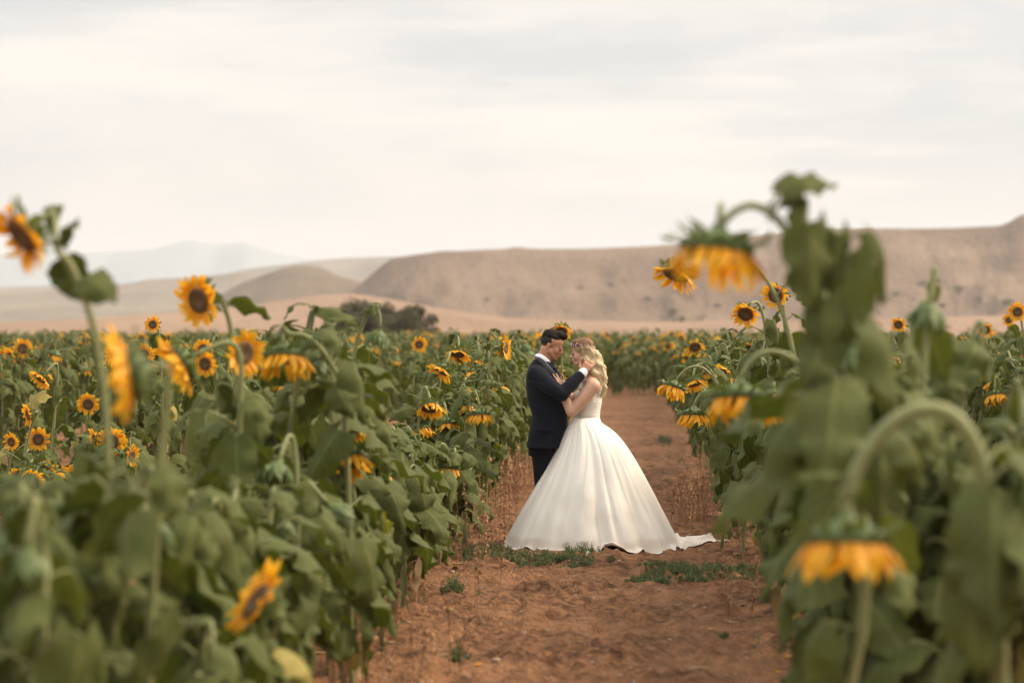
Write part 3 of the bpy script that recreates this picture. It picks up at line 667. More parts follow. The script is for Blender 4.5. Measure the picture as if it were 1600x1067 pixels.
RG = np.random.RandomState(11)
def leaf_set(lod):
    nu, nv = (5, 3) if lod else (11, 9)
    rng = np.random.RandomState(5); d = {}
    d['droop'] = [leaf_geo(rng, rng.uniform(.21, .30), rng.uniform(.18, .26), rng.uniform(.12, .21), (48, rng.uniform(-15, 20), rng.uniform(-45, 10), rng.uniform(-112, -60)), rng.uniform(.25, 1.05), nu, nv, lod) for _ in range(7)]
    d['hang'] = [leaf_geo(rng, rng.uniform(.20, .30), rng.uniform(.16, .24), rng.uniform(.10, .16), (60, rng.uniform(-70, -40), -85, -95), rng.uniform(.35, 1.1), nu, nv, lod) for _ in range(6)]
    d['spread'] = [leaf_geo(rng, rng.uniform(.19, .27), rng.uniform(.16, .23), rng.uniform(.07, .13), (40, 10, rng.uniform(-20, 10), -70), rng.uniform(.3, .7), nu, nv, lod) for _ in range(5)]
    d['young'] = [leaf_geo(rng, rng.uniform(.12, .17), rng.uniform(.07, .10), rng.uniform(.02, .05), (60, 35, rng.uniform(10, 40), rng.uniform(-60, -10)), rng.uniform(.2, .6), nu, nv, lod, .01, .003) for _ in range(4)]
    return d
LEAF = leaf_set(False); LEAFL = leaf_set(True)
LEAFME = {k: [g_.mesh('leaf', [M['leaf'], M['stem']]) for g_ in v] for k, v in LEAF.items()}
LEAFMEY = {k: [g_.mesh('leaf', [M['yleaf'], M['stem']]) for g_ in v[:3]] for k, v in LEAF.items()}
LEAFMED = {k: [g_.mesh('leaf', [M['dleaf'], M['dleaf']]) for g_ in v[:3]] for k, v in LEAF.items()}

def head_geo(rng, style, lod=False):
    """local +Z = where the flower faces; returns (back with bracts, petals, disc)"""
    back, pet, disc = Geo(), Geo(), Geo()
    rd = {'open': .058, 'skirt': .082, 'half': .070, 'bud': .045}[style]
    k = 8 if lod else 22
    prof = [(rd * .98, .004), (rd * 1.04, -.006), (rd * .95, -.020), (rd * .6, -.034), (rd * .28, -.044), (.014, -.06)]
    a = np.linspace(0, 2 * np.pi, k, endpoint=False)
    def lathe(prof, G, mat=0, at0=None):
        V = np.array([[[r_ * math.cos(q), r_ * math.sin(q), z] for q in a] for r_, z in prof])
        A = np.zeros_like(V); A[..., 0] = (np.array([p[0] for p in prof]) / rd)[:, None]; A[..., 2] = .5
        G.add(V, grid_faces(len(prof), k, True), A, mat)
    lathe(prof, back)
    lathe([(rd * 1.0, .004), (rd * .9, .014), (rd * .7, .017), (rd * .4, .012), (rd * .12, .006), (.0008, .005)], disc)
    # bracts
    nb = 10 if lod else 26
    for i in range(nb):
        q = 2 * np.pi * i / nb + rng.uniform(-.1, .1); ln = rng.uniform(.035, .065) * (1.2 if style == 'bud' else 1); e0 = R(rng.uniform(-35, 5)); e1 = e0 + R(rng.uniform(-50, 25))
        if style == 'bud': e0 = R(rng.uniform(40, 70)); e1 = R(rng.uniform(60, 120))
        strip(back, rng, q, rd * rng.uniform(.8, 1.02), -.012 - (.006 if i % 2 else 0), ln, .020, e0, e1, 2 if lod else 4, 0)
    if style != 'bud':
        for ring in range(1 if lod else 2):
            npet = 13 if lod else (17 if ring == 0 else 15)
            for i in range(npet):
                if rng.uniform() < .06: continue
                q = 2 * np.pi * (i + .5 * ring) / npet + rng.uniform(-.09, .09)
                if style == 'open': e0 = R(rng.uniform(0, 25)); e1 = e0 + R(rng.uniform(-15, 35)); ln = rng.uniform(.055, .075)
                elif style == 'half': e0 = R(rng.uniform(20, 50)); e1 = e0 + R(rng.uniform(-10, 35)); ln = rng.uniform(.06, .08)
                else: e0 = R(rng.uniform(40, 82)); e1 = R(rng.uniform(55, 112)); ln = rng.uniform(.055, .085)
                strip(pet, rng, q, rd * .97, .003 + .003 * ring, ln, (.034 if lod else rng.uniform(.022, .031)), e0, e1, 2 if lod else 6, .25)
    return back, pet, disc
def strip(G, rng, q, r0, z0, ln, wd, e0, e1, n, cup):
    u = np.linspace(0, 1, n + 1); r_, z = r0, z0; sp = []
    tw = rng.uniform(-.9, .9); sw = rng.uniform(-.35, .35)
    for t in u:
        sp.append((r_, z)); e = e0 + (e1 - e0) * t; r_ += ln / n * math.cos(e); z += ln / n * math.sin(e)
    nv = 3; V = np.zeros((n + 1, nv, 3)); A = np.zeros((n + 1, nv, 3)); rr = rng.uniform(0, 1)
    for i, t in enumerate(u):
        e = e0 + (e1 - e0) * t; w_ = wd * .5 * max(.06, math.sin(math.pi * min(1, t * .86 + .14) ** 1.0) ** .7)
        qq = q + sw * t * t
        for j, vv in enumerate((-1, 0, 1)):
            nr, nz = -math.sin(e), math.cos(e); lift = cup * w_ * abs(vv) + vv * w_ * math.sin(tw * t)
            rx = sp[i][0] + nr * lift; zz = sp[i][1] + nz * lift; lat = vv * w_ * math.cos(tw * t)
            V[i, j] = (rx * math.cos(qq) - lat * math.sin(qq), rx * math.sin(qq) + lat * math.cos(qq), zz); A[i, j] = (t, vv, rr)
    G.add(V, grid_faces(n + 1, nv), A, 0)
_r = np.random.RandomState(21)
STY = {'open': 4, 'skirt': 5, 'half': 4, 'bud': 2}
HEAD = {s_: [head_geo(_r, s_) for _ in range(n_)] for s_, n_ in STY.items()}
HEADL = {s_: [head_geo(_r, s_, True) for _ in range(n_)] for s_, n_ in STY.items()}
HEADME = {s_: [(b.mesh('flower_head', M['bract']), p.mesh('petals', M['petal']) if p.V else None, d.mesh('seed_disc', M['disc'] if s_ != 'bud' else M['bract'])) for b, p, d in v] for s_, v in HEAD.items()}

def face_matrix(pos, f, roll, sc):
    f = Vector(f).normalized(); q = f.to_track_quat('Z', 'Y').to_matrix().to_4x4()
    return Matrix.Translation(Vector(pos)) @ q @ Matrix.Rotation(roll, 4, 'Z') @ Matrix.Scale(sc, 4)
def leaf_matrix(pos, az, sc, tilt=0, roll=0):
    return Matrix.Translation(Vector(pos)) @ Matrix.Rotation(az, 4, 'Z') @ Matrix.Rotation(tilt, 4, 'Y') @ Matrix.Rotation(roll, 4, 'X') @ Matrix.Scale(sc, 4)

def spec(rng, head=None, f=(0, 0, -1), style='skirt', hs=1.0, H=1.5, nleaf=None, lscale=1.0, extra=(), lean=None, ctrl=None, bare=.17, thick=.013):
    """all in plant space, base at the origin"""
    if head is None:
        az = rng.uniform(0, 6.28); fr = rng.uniform(.05, .22)
        head = Vector((math.cos(az) * fr, math.sin(az) * fr, H - (.16 if style == 'skirt' else .03)))
    head = Vector(head); f = Vector(f).normalized()
    back = head - f * .05 * hs
    if ctrl is None:
        up = .30 if f.z < -.5 else .14
        P2 = back - f * (.16 if f.z < -.5 else .12) + Vector((0, 0, up * .35))
        P1 = Vector((head.x * .1 + rng.uniform(-.05, .05), head.y * .1 + rng.uniform(-.05, .05), max(head.z * .95, head.z - .05)))
        if f.z < -.5: P1 = Vector((-head.x * .5, -head.y * .5, head.z * 1.0 + .12)); P2 = back - f * .33 + Vector((-head.x, -head.y, 0)) * .25
        sp = bez([(0, 0, -.03), P1, P2, back], 22)
    else:
        sp = catmull([(0, 0, -.03)] + [Vector(c_) for c_ in ctrl] + [back - f * .07, back], 30)
    n = len(sp); u = np.linspace(0, 1, n); rad = thick * (1.15 - .45 * u); rad[-3:] *= np.array([1, 1.05, 1.25])
    z = sp[:, 2]; top = np.argmax(z)
    leaves = []
    nl = nleaf if nleaf is not None else rng.randint(17, 24)
    az = rng.uniform(0, 6.28); lo = bare * z.max()
    for i in range(nl):
        t = (i + .5) / nl; zz = lo + (z.max() * .985 - lo) * t ** .85
        ii = min(top, int(np.searchsorted(z[:top + 1], zz))); p = sp[min(ii, n - 1)]
        az += 2.4 + rng.uniform(-.4, .4)
        if t < .10 and rng.uniform() < .5: k, mt = 'hang', ('y' if rng.uniform() < .35 else 'd')
        elif t < .62: k, mt = ('droop' if rng.uniform() < .66 else 'hang' if rng.uniform() < .5 else 'spread'), ('y' if rng.uniform() < .03 else 'g')
        elif t < .9: k, mt = ('droop' if rng.uniform() < .55 else 'spread'), 'g'
        else: k, mt = ('young' if rng.uniform() < .6 else 'spread'), 'g'
        sc = lscale * (rng.uniform(.7, .95) if t < .2 else rng.uniform(.72, 1.22) if t < .7 else rng.uniform(.62, .9))
        leaves.append((k, rng.randint(0, 99), leaf_matrix(p, az, sc, rng.uniform(-.35, .4), rng.uniform(-.6, .6)), mt))
    # small leaves along the neck behind the head
    for i in range(2):
        ii = rng.randint(top - 2, n - 3) if top - 2 < n - 3 else n - 3
        leaves.append(('young', rng.randint(0, 99), leaf_matrix(sp[ii], rng.uniform(0, 6.28), rng.uniform(.7, 1.1)), 'g'))
    for e_ in extra:
        pos, a_, k, sc, tl = e_[:5]; leaves.append((k, rng.randint(0, 99), leaf_matrix(pos, R(a_), sc, R(tl), R(e_[5]) if len(e_) > 5 else 0), 'g'))
    return dict(stem=(sp, rad), leaves=leaves, heads=[(style, rng.randint(0, 99), face_matrix(head, f, rng.uniform(0, 6.28), hs))])

HEADS_SEEN = []
def hides_head(base, mx):
    p = Vector(base) + mx @ Vector((.24, 0, -.08)); px_, py_ = 985 + FPX * p.x / p.y, 512 + FPX * (CAM_Z - p.z) / p.y; r_ = FPX / p.y
    for hx, hy, hY in HEADS_SEEN:
        if p.y < hY + .03 and abs(px_ - hx) < .10 * r_ + .10 * FPX / hY and abs(py_ - hy) < .11 * r_ + .06 * FPX / hY: return True
    return False
def realize(sp, root, merged=False):
    P, r_ = sp['stem']; g = Geo(); g.add(*tube(P, r_, 8)); ob('stem', g.mesh('stem', M['stem']), root)
    if merged:
        g = Geo()
        for k, i, mx, mt in sp['leaves']: g.addg(LEAFM_(k, i), mx, (i % 17) / 16)
        ob('foliage', g.mesh('foliage', [M['leaf'], M['stem']]), root)
    else:
        for k, i, mx, mt in sp['leaves']:
            if hides_head(root.location, mx): continue
            src = {'g': LEAFME, 'y': LEAFMEY, 'd': LEAFMED}[mt][k]; ob('leaf', src[i % len(src)], root, mx)
    for s_, i, mx in sp['heads']:
        b, p, d = HEADME[s_][i % len(HEADME[s_])]
        h = ob('flower_head', b, root, mx)
        if p: ob('petals', p, h)
        ob('seed_disc', d, h)
def LEAFM_(k, i): v = LEAF[k]; return v[i % len(v)]

# ---- hand placed plants: (head px, head py, distance, facing, style, head scale, base x shift, label, options)
HERO = [
 (36, 366, 7.5, (-.62, -.5, -.55), 'open', 1.12, .30, 'tallest sunflower at the far left edge, its open head leaning against the sky', dict(nleaf=13, bare=.35)),
 (206, 583, 6.9, (-.95, -.2, -.15), 'half', 1.15, .02, 'very blurred sunflower near the left edge, its head seen edge-on as a tall yellow patch', dict(nleaf=13)),
 (312, 469, 11.0, (-.5, -.8, -.2), 'open', 1.08, .22, 'tall sunflower with a wide open head above the field, left of the round hill', dict(nleaf=14)),
 (239, 507, 19.5, (-.15, -.95, .1), 'open', .62, .08, 'slim sunflower with one small open head, left of the tall wide-headed one', dict(nleaf=12)),
 (283, 568, 10.2, (-.8, -.3, -.5), 'half', 1.15, .15, 'sunflower with a nodding half open head below the tall open one', dict(nleaf=14)),
 (321, 568, 13.5, (-.3, -.95, -.1), 'open', .68, .1, 'small open sunflower tucked right behind the nodding half open one', dict(nleaf=12)),
 (380, 551, 10.6, (.75, -.6, -.1), 'open', .95, .1, 'sunflower with its open head turned to the right, left of the big arching stem', dict(nleaf=12)),
 (443, 558, 11.2, (.05, -.2, -1), 'skirt', 1.25, .32, 'sunflower with a long arching stem and hanging head, left of the dark bushes', dict(nleaf=15)),
 (540, 722, 12.2, (.35, -.35, -.85), 'skirt', 1.18, .06, 'sunflower with a low drooping head and pale green back, midway along the left row', dict(nleaf=14)),
 (404, 942, 7.9, (-.74, -.34, .58), 'open', 1.25, -.1, 'low blurred sunflower with an open tilted head at the bottom of the left row', dict(nleaf=9, lscale=.8)),
 (432, 742, 10.2, (-.1, -.5, -.8), 'bud', 1.3, .06, 'sunflower with an unopened pale green bud drooping in the left row', dict(nleaf=12)),
 (750, 648, 19.2, (.05, -.1, -1), 'skirt', 1.05, -.12, 'sunflower whose flat head hangs straight down just left of the groom, at his elbow height', dict(nleaf=17)),
 (673, 636, 18.6, (.1, -.5, -.85), 'skirt', .95, -.1, 'sunflower with a ragged drooping head left of the flat hanging one by the groom', dict(nleaf=17)),
 (789, 543, 20.5, (.95, -.25, .05), 'open', .95, -.18, 'sunflower with its head edge-on above the leaves just left of the groom', dict(nleaf=16)),
 (715, 552, 21.0, (-.1, -.45, -.8), 'half', .95, -.1, 'sunflower with a small nodding head topped by pale leaves between bushes and groom', dict(nleaf=17)),
 (690, 578, 19.8, (-.5, -.35, -.8), 'half', 1.0, -.1, 'sunflower with its nodding head turned left above the ragged drooping one', dict(nleaf=16)),
 (655, 538, 27.0, (.1, -1, -.05), 'open', .8, -.1, 'small open sunflower facing the camera below the right end of the bushes', dict(nleaf=14)),
 (877, 517, 26.0, (0, -.75, -.6), 'half', .95, .0, 'sunflower peeking over the groom\'s hair from behind', dict(nleaf=14)),
 (60, 686, 21.5, (.02, -1, -.02), 'open', .98, -.05, 'sunflower facing the camera squarely low in the second row near the left edge', dict(nleaf=16)),
 (138, 631, 22.0, (.1, -.97, -.15), 'open', .92, -.05, 'sunflower facing the camera in the second row, up and right of the squarely facing one', dict(nleaf=16)),
 (64, 590, 21.0, (-.5, -.5, -.7), 'half', .95, .05, 'sunflower with a nodding head near the left edge above the camera-facing ones', dict(nleaf=16)),
 (205, 712, 20.5, (.9, -.4, -.1), 'open', .85, -.1, 'low sunflower in the second row with its face turned right', dict(nleaf=14)),
 (45, 648, 19.5, (-.8, -.5, -.2), 'open', .85, -.1, 'sunflower with its face turned away left beside the squarely facing one', dict(nleaf=14)),
 (18, 690, 20.5, (-.3, -.9, -.1), 'open', .7, -.1, 'small sunflower at the left edge beside the squarely facing one', dict(nleaf=14)),
 (1120, 392, 6.9, (-.1, -.12, -1), 'skirt', 1.28, .20, 'towering sunflower with large leaves against the sky and a head hanging on a looped neck', dict(nleaf=10, bare=.3, lscale=1.15)),
 (1056, 428, 13.5, (-.35, -.35, -.85), 'half', 1.12, .62, 'tall sunflower leaning out left over the path, head just behind the towering one\'s', dict(nleaf=14)),
 (1155, 622, 9.6, (0, -.15, -1), 'skirt', 1.28, .42, 'blurred sunflower with a wide hanging head at the left edge of the right row', dict(nleaf=14)),
 (1322, 846, 6.2, (.0, -.12, -1), 'skirt', 1.28, .32, 'nearest sunflower on the right with a thick looping stem and a huge hanging head', dict(nleaf=8, lscale=1.1)),
 (1084, 648, 18.3, (0, -.1, -1), 'skirt', 1.18, .35, 'sharp sunflower with a flat hanging head leaning over the path right of the bride', dict(nleaf=18)),
 (1052, 606, 19.2, (-.3, -.2, -.95), 'skirt', 1.12, .38, 'sunflower with a hanging head just above and left of the sharp flat one', dict(nleaf=18)),
 (1085, 598, 20.5, (.2, -.4, -.9), 'half', .95, .28, 'sunflower with a nodding orange head right of the bride and behind the hanging ones', dict(nleaf=17)),
 (1212, 461, 17.0, (-.3, -.85, -.2), 'half', .8, .1, 'small sunflower glimpsed under the towering one against the mesa', dict(nleaf=14)),
 (1165, 490, 16.5, (-.2, -.8, -.5), 'half', .8, .15, 'small nodding sunflower below the towering one\'s head', dict(nleaf=14)),
 (1556, 618, 23.5, (.1, -.25, -.95), 'skirt', 1.12, .1, 'sunflower with a drooping orange head in the second row at the right edge', dict(nleaf=18)),
 (1590, 487, 25.0, (-.2, -.95, -.1), 'open', .9, .1, 'open sunflower on top of the second row at the right edge, against the mesa', dict(nleaf=16)),
 (1576, 500, 26.0, (.1, -1, 0), 'open', .62, .05, 'small round sunflower facing the camera at the top right of the second row', dict(nleaf=15)),
 (1540, 515, 27.0, (-.2, -.9, -.3), 'half', .75, .05, 'small sunflower left of the round camera-facing one in the right second row', dict(nleaf=15)),
 (1404, 507, 28.0, (-.2, -.9, -.2), 'half', .75, .1, 'small sunflower seen through the gap right of the towering plant', dict(nleaf=14)),
]
taken = []
HEADS_SEEN += [(h[0], h[1] + (14 if h[4] == 'skirt' else 0), h[2]) for h in HERO]
for k, (px, py, Y, f, st, hs, dx, lab, opt) in enumerate(HERO):
    rng = np.random.RandomState(100 + k); hw = at(px, py, Y); opt = dict(opt)
    base = Vector((hw.x + dx, Y + (.02 if abs(dx) > .25 else .08), 0)); base.z = float(ground_h(base.x, base.y))
    ex = []
    def rel(px_, py_, dy=0): return at(px_, py_, Y + dy) - base
    if px == 1120:
        opt['ctrl'] = [rel(1345, 1000, .02), rel(1345, 780, .02), rel(1318, 600, .03), rel(1270, 450, 0), rel(1225, 355, 0), rel(1182, 322), rel(1148, 330), rel(1125, 352)]
        ex = [(rel(1200, 345), 10, 'hang', 1.0, 0), (rel(1235, 385, -.03), -60, 'hang', .95, 0), (rel(1285, 400, -.05), -40, 'hang', 1.2, 0), (rel(1285, 405), 0, 'droop', .85, 0, 30), (rel(1290, 425, -.02), -28, 'droop', .9, 0, -25), (rel(1290, 415, .04), 30, 'droop', .85, 0, 10), (rel(1325, 425, -.03), -60, 'hang', 1.25, 0), (rel(1340, 430, .04), -110, 'hang', 1.15, 0), (rel(1400, 560, .3), 20, 'droop', 1.2, 0), (rel(1280, 400, .05), -75, 'hang', 1.2, 0), (rel(1258, 420, -.04), -50, 'droop', 1.1, 0),
              (rel(1204, 325), -15, 'spread', .72, -35, 60), (rel(1200, 320), 10, 'spread', .62, -30, 75), (rel(1290, 500), -95, 'hang', 1.2, 0), (rel(1300, 560), -140, 'droop', 1.2, 0), (rel(1310, 540), -30, 'droop', 1.1, 0),
              (rel(1320, 640), -100, 'droop', 1.3, 0), (rel(1330, 720), -60, 'hang', 1.3, 0), (rel(1330, 700), 180, 'droop', 1.2, 0)]
    if px == 1322:
        opt['ctrl'] = [rel(1560, 1250), rel(1560, 1000), rel(1545, 800, .02), rel(1520, 690), rel(1470, 640), rel(1400, 655), rel(1345, 720), rel(1324, 780)]; opt['thick'] = .022
        ex = [(rel(1548, 820), -100, 'droop', 1.3, 0), (rel(1540, 760), -20, 'droop', 1.2, 0), (rel(1555, 900), -120, 'hang', 1.4, 0), (rel(1490, 640), 60, 'spread', 1, -20), (rel(1530, 720), 200, 'droop', 1.1, 0), (rel(1550, 880), -60, 'droop', 1.3, 0)]
    if px == 36:
        opt['ctrl'] = [rel(178, 1200), rel(172, 850), rel(166, 640), rel(148, 520), rel(128, 455), rel(108, 410), rel(88, 388)]
        ex = [(rel(100, 400), -30, 'young', .9, -60), (rel(72, 375), -150, 'young', .7, -60), (rel(112, 415), -80, 'hang', .45, 0), (rel(150, 540), 180, 'spread', .9, 0), (rel(135, 490), 0, 'spread', .6, 10), (rel(152, 560), -90, 'droop', .9, 0), (rel(160, 600), 170, 'droop', 1, 0)]
    if px == 443:
        opt['ctrl'] = [rel(548, 1000), rel(545, 780), rel(535, 620), rel(512, 560), rel(480, 526), rel(455, 522)]
        ex = [(rel(540, 640), 60, 'spread', 1.1, -20), (rel(530, 600), 20, 'spread', 1, -25), (rel(525, 590), -40, 'droop', 1.1, 0), (rel(520, 575), 100, 'young', 1.6, -30)]
    sp_ = spec(rng, head=hw - base, f=f, style=st, hs=hs, extra=ex, **opt)
    root = thing('sunflower', base, lab, 'sunflower', 'sunflower plants of the field'); realize(sp_, root); taken.append((base.x, base.y))

# ---- the rows
rng = np.random.RandomState(3); cand = []
def infr(x, y, z, mx=70):
    px = 985 + FPX * x / y; py = 512 + FPX * (CAM_Z - z) / y
    return -mx < px < 1600 + mx and py < 1067 + mx
ROWS = [(-1.55, 'first row left of the path'), (1.14, 'first row right of the path'), (-4.75, 'second row left of the path'), (4.0, 'second row right of the path')]
ROWS += [(-2.25, 'first row left of the path')]
ROWS += [(-4.75 - 2.9 * k, 'deeper rows on the left') for k in range(1, 9)] + [(4.0 + 2.9 * k, 'deeper rows on the right') for k in range(1, 6)]
for x0, nm in ROWS:
    y = 6.6
    if 0 < x0 < 2: y = 7.7
    while y < (14.5 if x0 == -2.25 else 64):
        y += (rng.uniform(.5, .9) if x0 == -2.25 else .05 if (y < 16 and x0 < 0) else 0) + rng.uniform(.17, .34) * (1 if y < 30 else 1.15)
        x = x0 + rng.uniform(-.24, .24)
        if not infr(x, y, 1.5, 30 + 800 / y * .3): continue
        if any((x - a) ** 2 + (y - b) ** 2 < .20 ** 2 for a, b in taken): continue
        cand.append((y, x, nm))
for _ in range(3400):
    y = 62 + 54 * rng.uniform() ** 1.1; x = rng.uniform(-.3, .21) * y * 1.05
    if infr(x, y, 1.5, 20): cand.append((y, x, 'far end of the field'))
TALL = {(.97, 8.3): 1.84, (.74, 8.05): 1.68, (1.16, 8.8): 1.62, (1.02, 9.4): 1.72, (.84, 8.9): 1.76, (1.3, 8.2): 1.45, (-1.62, 11.3): 1.58, (-1.75, 12.6): 1.70, (-1.52, 12.1): 1.62, (-1.60, 13.4): 1.72}
cand += [(y_, x_, 'n') for x_, y_ in TALL]
cand += [(y_, x_, 'n') for x_, y_ in ((-1.72, 6.75), (-1.93, 7.5), (-2.02, 8.1), (-2.2, 8.7), (-1.55, 6.3), (-1.62, 7.2), (-2.3, 9.4), (-2.45, 10.2))]
cand.sort()
def rnd_style(rng, y):
    q = rng.uniform()
    if q < .50: return 'skirt', (rng.uniform(-.35, .35), rng.uniform(-.5, .1), -1)
    if q < .70: return 'half', (rng.uniform(-1, .4), rng.uniform(-1, .1), rng.uniform(-.9, -.3))
    if q < .77: return 'open', (rng.uniform(-1, .6), rng.uniform(-1, -.3), rng.uniform(-.3, .1))
    return 'bud', (rng.uniform(-.6, .6), rng.uniform(-.8, .3), -.6)
NIND = 298 - len(HERO); NFULL = 190
sw = {'skirt': 'hanging-head', 'half': 'nodding-head', 'open': 'open-faced', 'bud': 'green-budded'}
def row_of(x, y):
    if y > 62: return 'far end of the field'
    if -2.6 < x < 0: return 'first row left of the path'
    if 0 <= x < 2.4: return 'first row right of the path'
    if -6 < x <= -2.6: return 'second row left of the path'
    if 2.4 <= x < 5.4: return 'second row right of the path'
    return 'deeper rows on the left' if x < 0 else 'deeper rows on the right'
ORD = 'first second third fourth fifth sixth seventh eighth ninth tenth eleventh twelfth thirteenth fourteenth fifteenth sixteenth seventeenth eighteenth nineteenth'.split()
def ordw(n):
    if n < 19: return ORD[n]
    t = {2: 'twent', 3: 'thirt', 4: 'fort', 5: 'fift', 6: 'sixt', 7: 'sevent', 8: 'eight', 9: 'ninet'}[(n + 1) // 10]; o_ = (n + 1) % 10
    return t + ('ieth' if o_ == 0 else 'y-' + ORD[o_ - 1])
picked = []
for k, (y, x, nm) in enumerate(cand):
    if len(picked) >= NIND: break
    NUSED = k + 1
    st, f = rnd_style(rng, y); H = rng.uniform(1.30, 1.58)
    if y > 34: H = rng.uniform(1.22, 1.45)
    if y < 9.5 and x < 0: H = rng.uniform(1.25, 1.56)
    elif y < 13 and x < 0: H = rng.uniform(1.3, 1.78)
    if y < 11 and x > 0: H = rng.uniform(1.5, 1.8)
    px_ = 985 + FPX * x / y
    if y < 11.5 and px_ < 380: H = min(H, 1.75 - ((830 if px_ < 240 else 690) - 512) * y / FPX * rng.uniform(.85, 1.15))
    if y < 12 and px_ > 1440: H = min(H, 1.75 - (655 - 512) * y / FPX * rng.uniform(.8, 1.2))
    if y < 9.3 and x < 0: st = 'bud'; f = (0, -.2, -.9)
    for (hx, hy, hY, *_r) in HERO:
        if y < hY - .15 and abs(px_ - hx) < .40 * FPX / y: H = min(H, CAM_Z - (hy + 22 - 512) * y / FPX - .17)
    if (x, y) in TALL: H = TALL[(x, y)]; st = 'bud'; f = (-.2, -.1, -.9)
    if H < .55: continue
    if 17 < y < 32 and x < -3 and rng.uniform() < .16: st = 'open'; f = (rng.uniform(-.6, .5), -1, rng.uniform(-.25, .1))
    if y < 15 and st in ('open', 'half'): st, f = ('bud' if rng.uniform() < .5 else 'skirt'), (rng.uniform(-.4, .4), rng.uniform(-.4, .3), -1)
    if 15 < y < 20 and -3 < x < 0 and st == 'open': st = 'skirt'; f = (0, -.2, -1)
    picked.append((y, x, st, f, H))
cnt = {}
lab_of = {}
for y, x, st, i in sorted([(p[0], p[1], p[2], n_) for n_, p in enumerate(picked)] + [(b_[1], b_[0], HERO[n_][4], -1) for n_, b_ in enumerate(taken)]):
    key = (row_of(x, y), st); n_ = cnt.get(key, 0); cnt[key] = n_ + 1
    if i >= 0: lab_of[i] = f"{ordw(n_)} {sw[st]} sunflower from the camera in the {key[0]}" if n_ < 98 else f"{sw[st]} sunflower far off in the {key[0]}"
protos = []
for k, (y, x, st, f, H) in enumerate(picked):
    root = thing('sunflower', (x, y, float(ground_h(x, y))), lab_of[k], 'sunflower', 'sunflower plants of the field')
    if k < NFULL:
        realize(spec(np.random.RandomState(500 + k), f=f, style=st, hs=rng.uniform(.9, 1.15), H=H, bare=.08 if (x > 0 or y < 14) else .19, nleaf=(rng.randint(20, 26) if x > 0 else rng.randint(15, 20)) if (x > 0 or y < 14) else None, lscale=1.32 if (x, y) in TALL else 1.13 if y < 16 else 1.0), root)
    else:
        pk = [p for p in protos if p[0] == st]
        if len(pk) < 7:
            realize(spec(np.random.RandomState(900 + k), f=f, style=st, hs=rng.uniform(.9, 1.15), H=1.45), root, merged=True); protos.append((st, root))
        else:
            src = pk[rng.randint(len(pk))][1]
            for ch in src.children:
                c = ch.copy(); COL.objects.link(c); c.parent = root
                for gch in ch.children:
                    d = gch.copy(); COL.objects.link(d); d.parent = c
        s_ = H / 1.45; root.rotation_euler.z = rng.uniform(-.7, .7); root.scale = (s_, s_, s_)
# ---- the rest of the field, one mass
LODP = []
for k in range(14):
    r2 = np.random.RandomState(3000 + k); st, f = rnd_style(r2, 50)
    if k in (3,): st, f = 'open', (r2.uniform(-.5, .3), -1, 0)
    sp_ = spec(r2, f=f, style=st, hs=r2.uniform(1.0, 1.25), H=r2.uniform(1.22, 1.45), nleaf=14, bare=.05)
    g = Geo(); P, r_ = sp_['stem']; g.add(*tube(P[::3], r_[::3], 3, caps=False), 1)
    for kk, i, mx, mt in sp_['leaves']: v_ = LEAFL[kk]; g.addg(v_[i % len(v_)], mx, (i % 17) / 16)
    for s_, i, mx in (sp_['heads'] if k % 7 else []):
        b, p, d = HEADL[s_][i % len(HEADL[s_])]
        for q, mi in ((b, 2), (p, 3), (d, 4)):
            if not q.V: continue
            V, F, A, Mi = q.arr(); g2 = Geo(); g2.add(V, F, A, mi); g.addg(g2, mx)
    LODP.append(g)
big = Geo()
for y, x, nm in cand[NUSED:]:
    s_ = rng.uniform(.80, 1.12); mx = Matrix.Translation((x, y, 0)) @ Matrix.Rotation(rng.uniform(-.9, .9), 4, 'Z') @ Matrix.Scale(s_, 4)
    big.addg(LODP[rng.randint(len(LODP))], mx, rng.uniform())
ob('distant_sunflowers', big.mesh('distant_sunflowers', [M['leaf'], M['stem'], M['bract'], M['petal'], M['disc']]), kind='stuff', label='dense far part of the sunflower field with yellow heads', category='sunflowers')
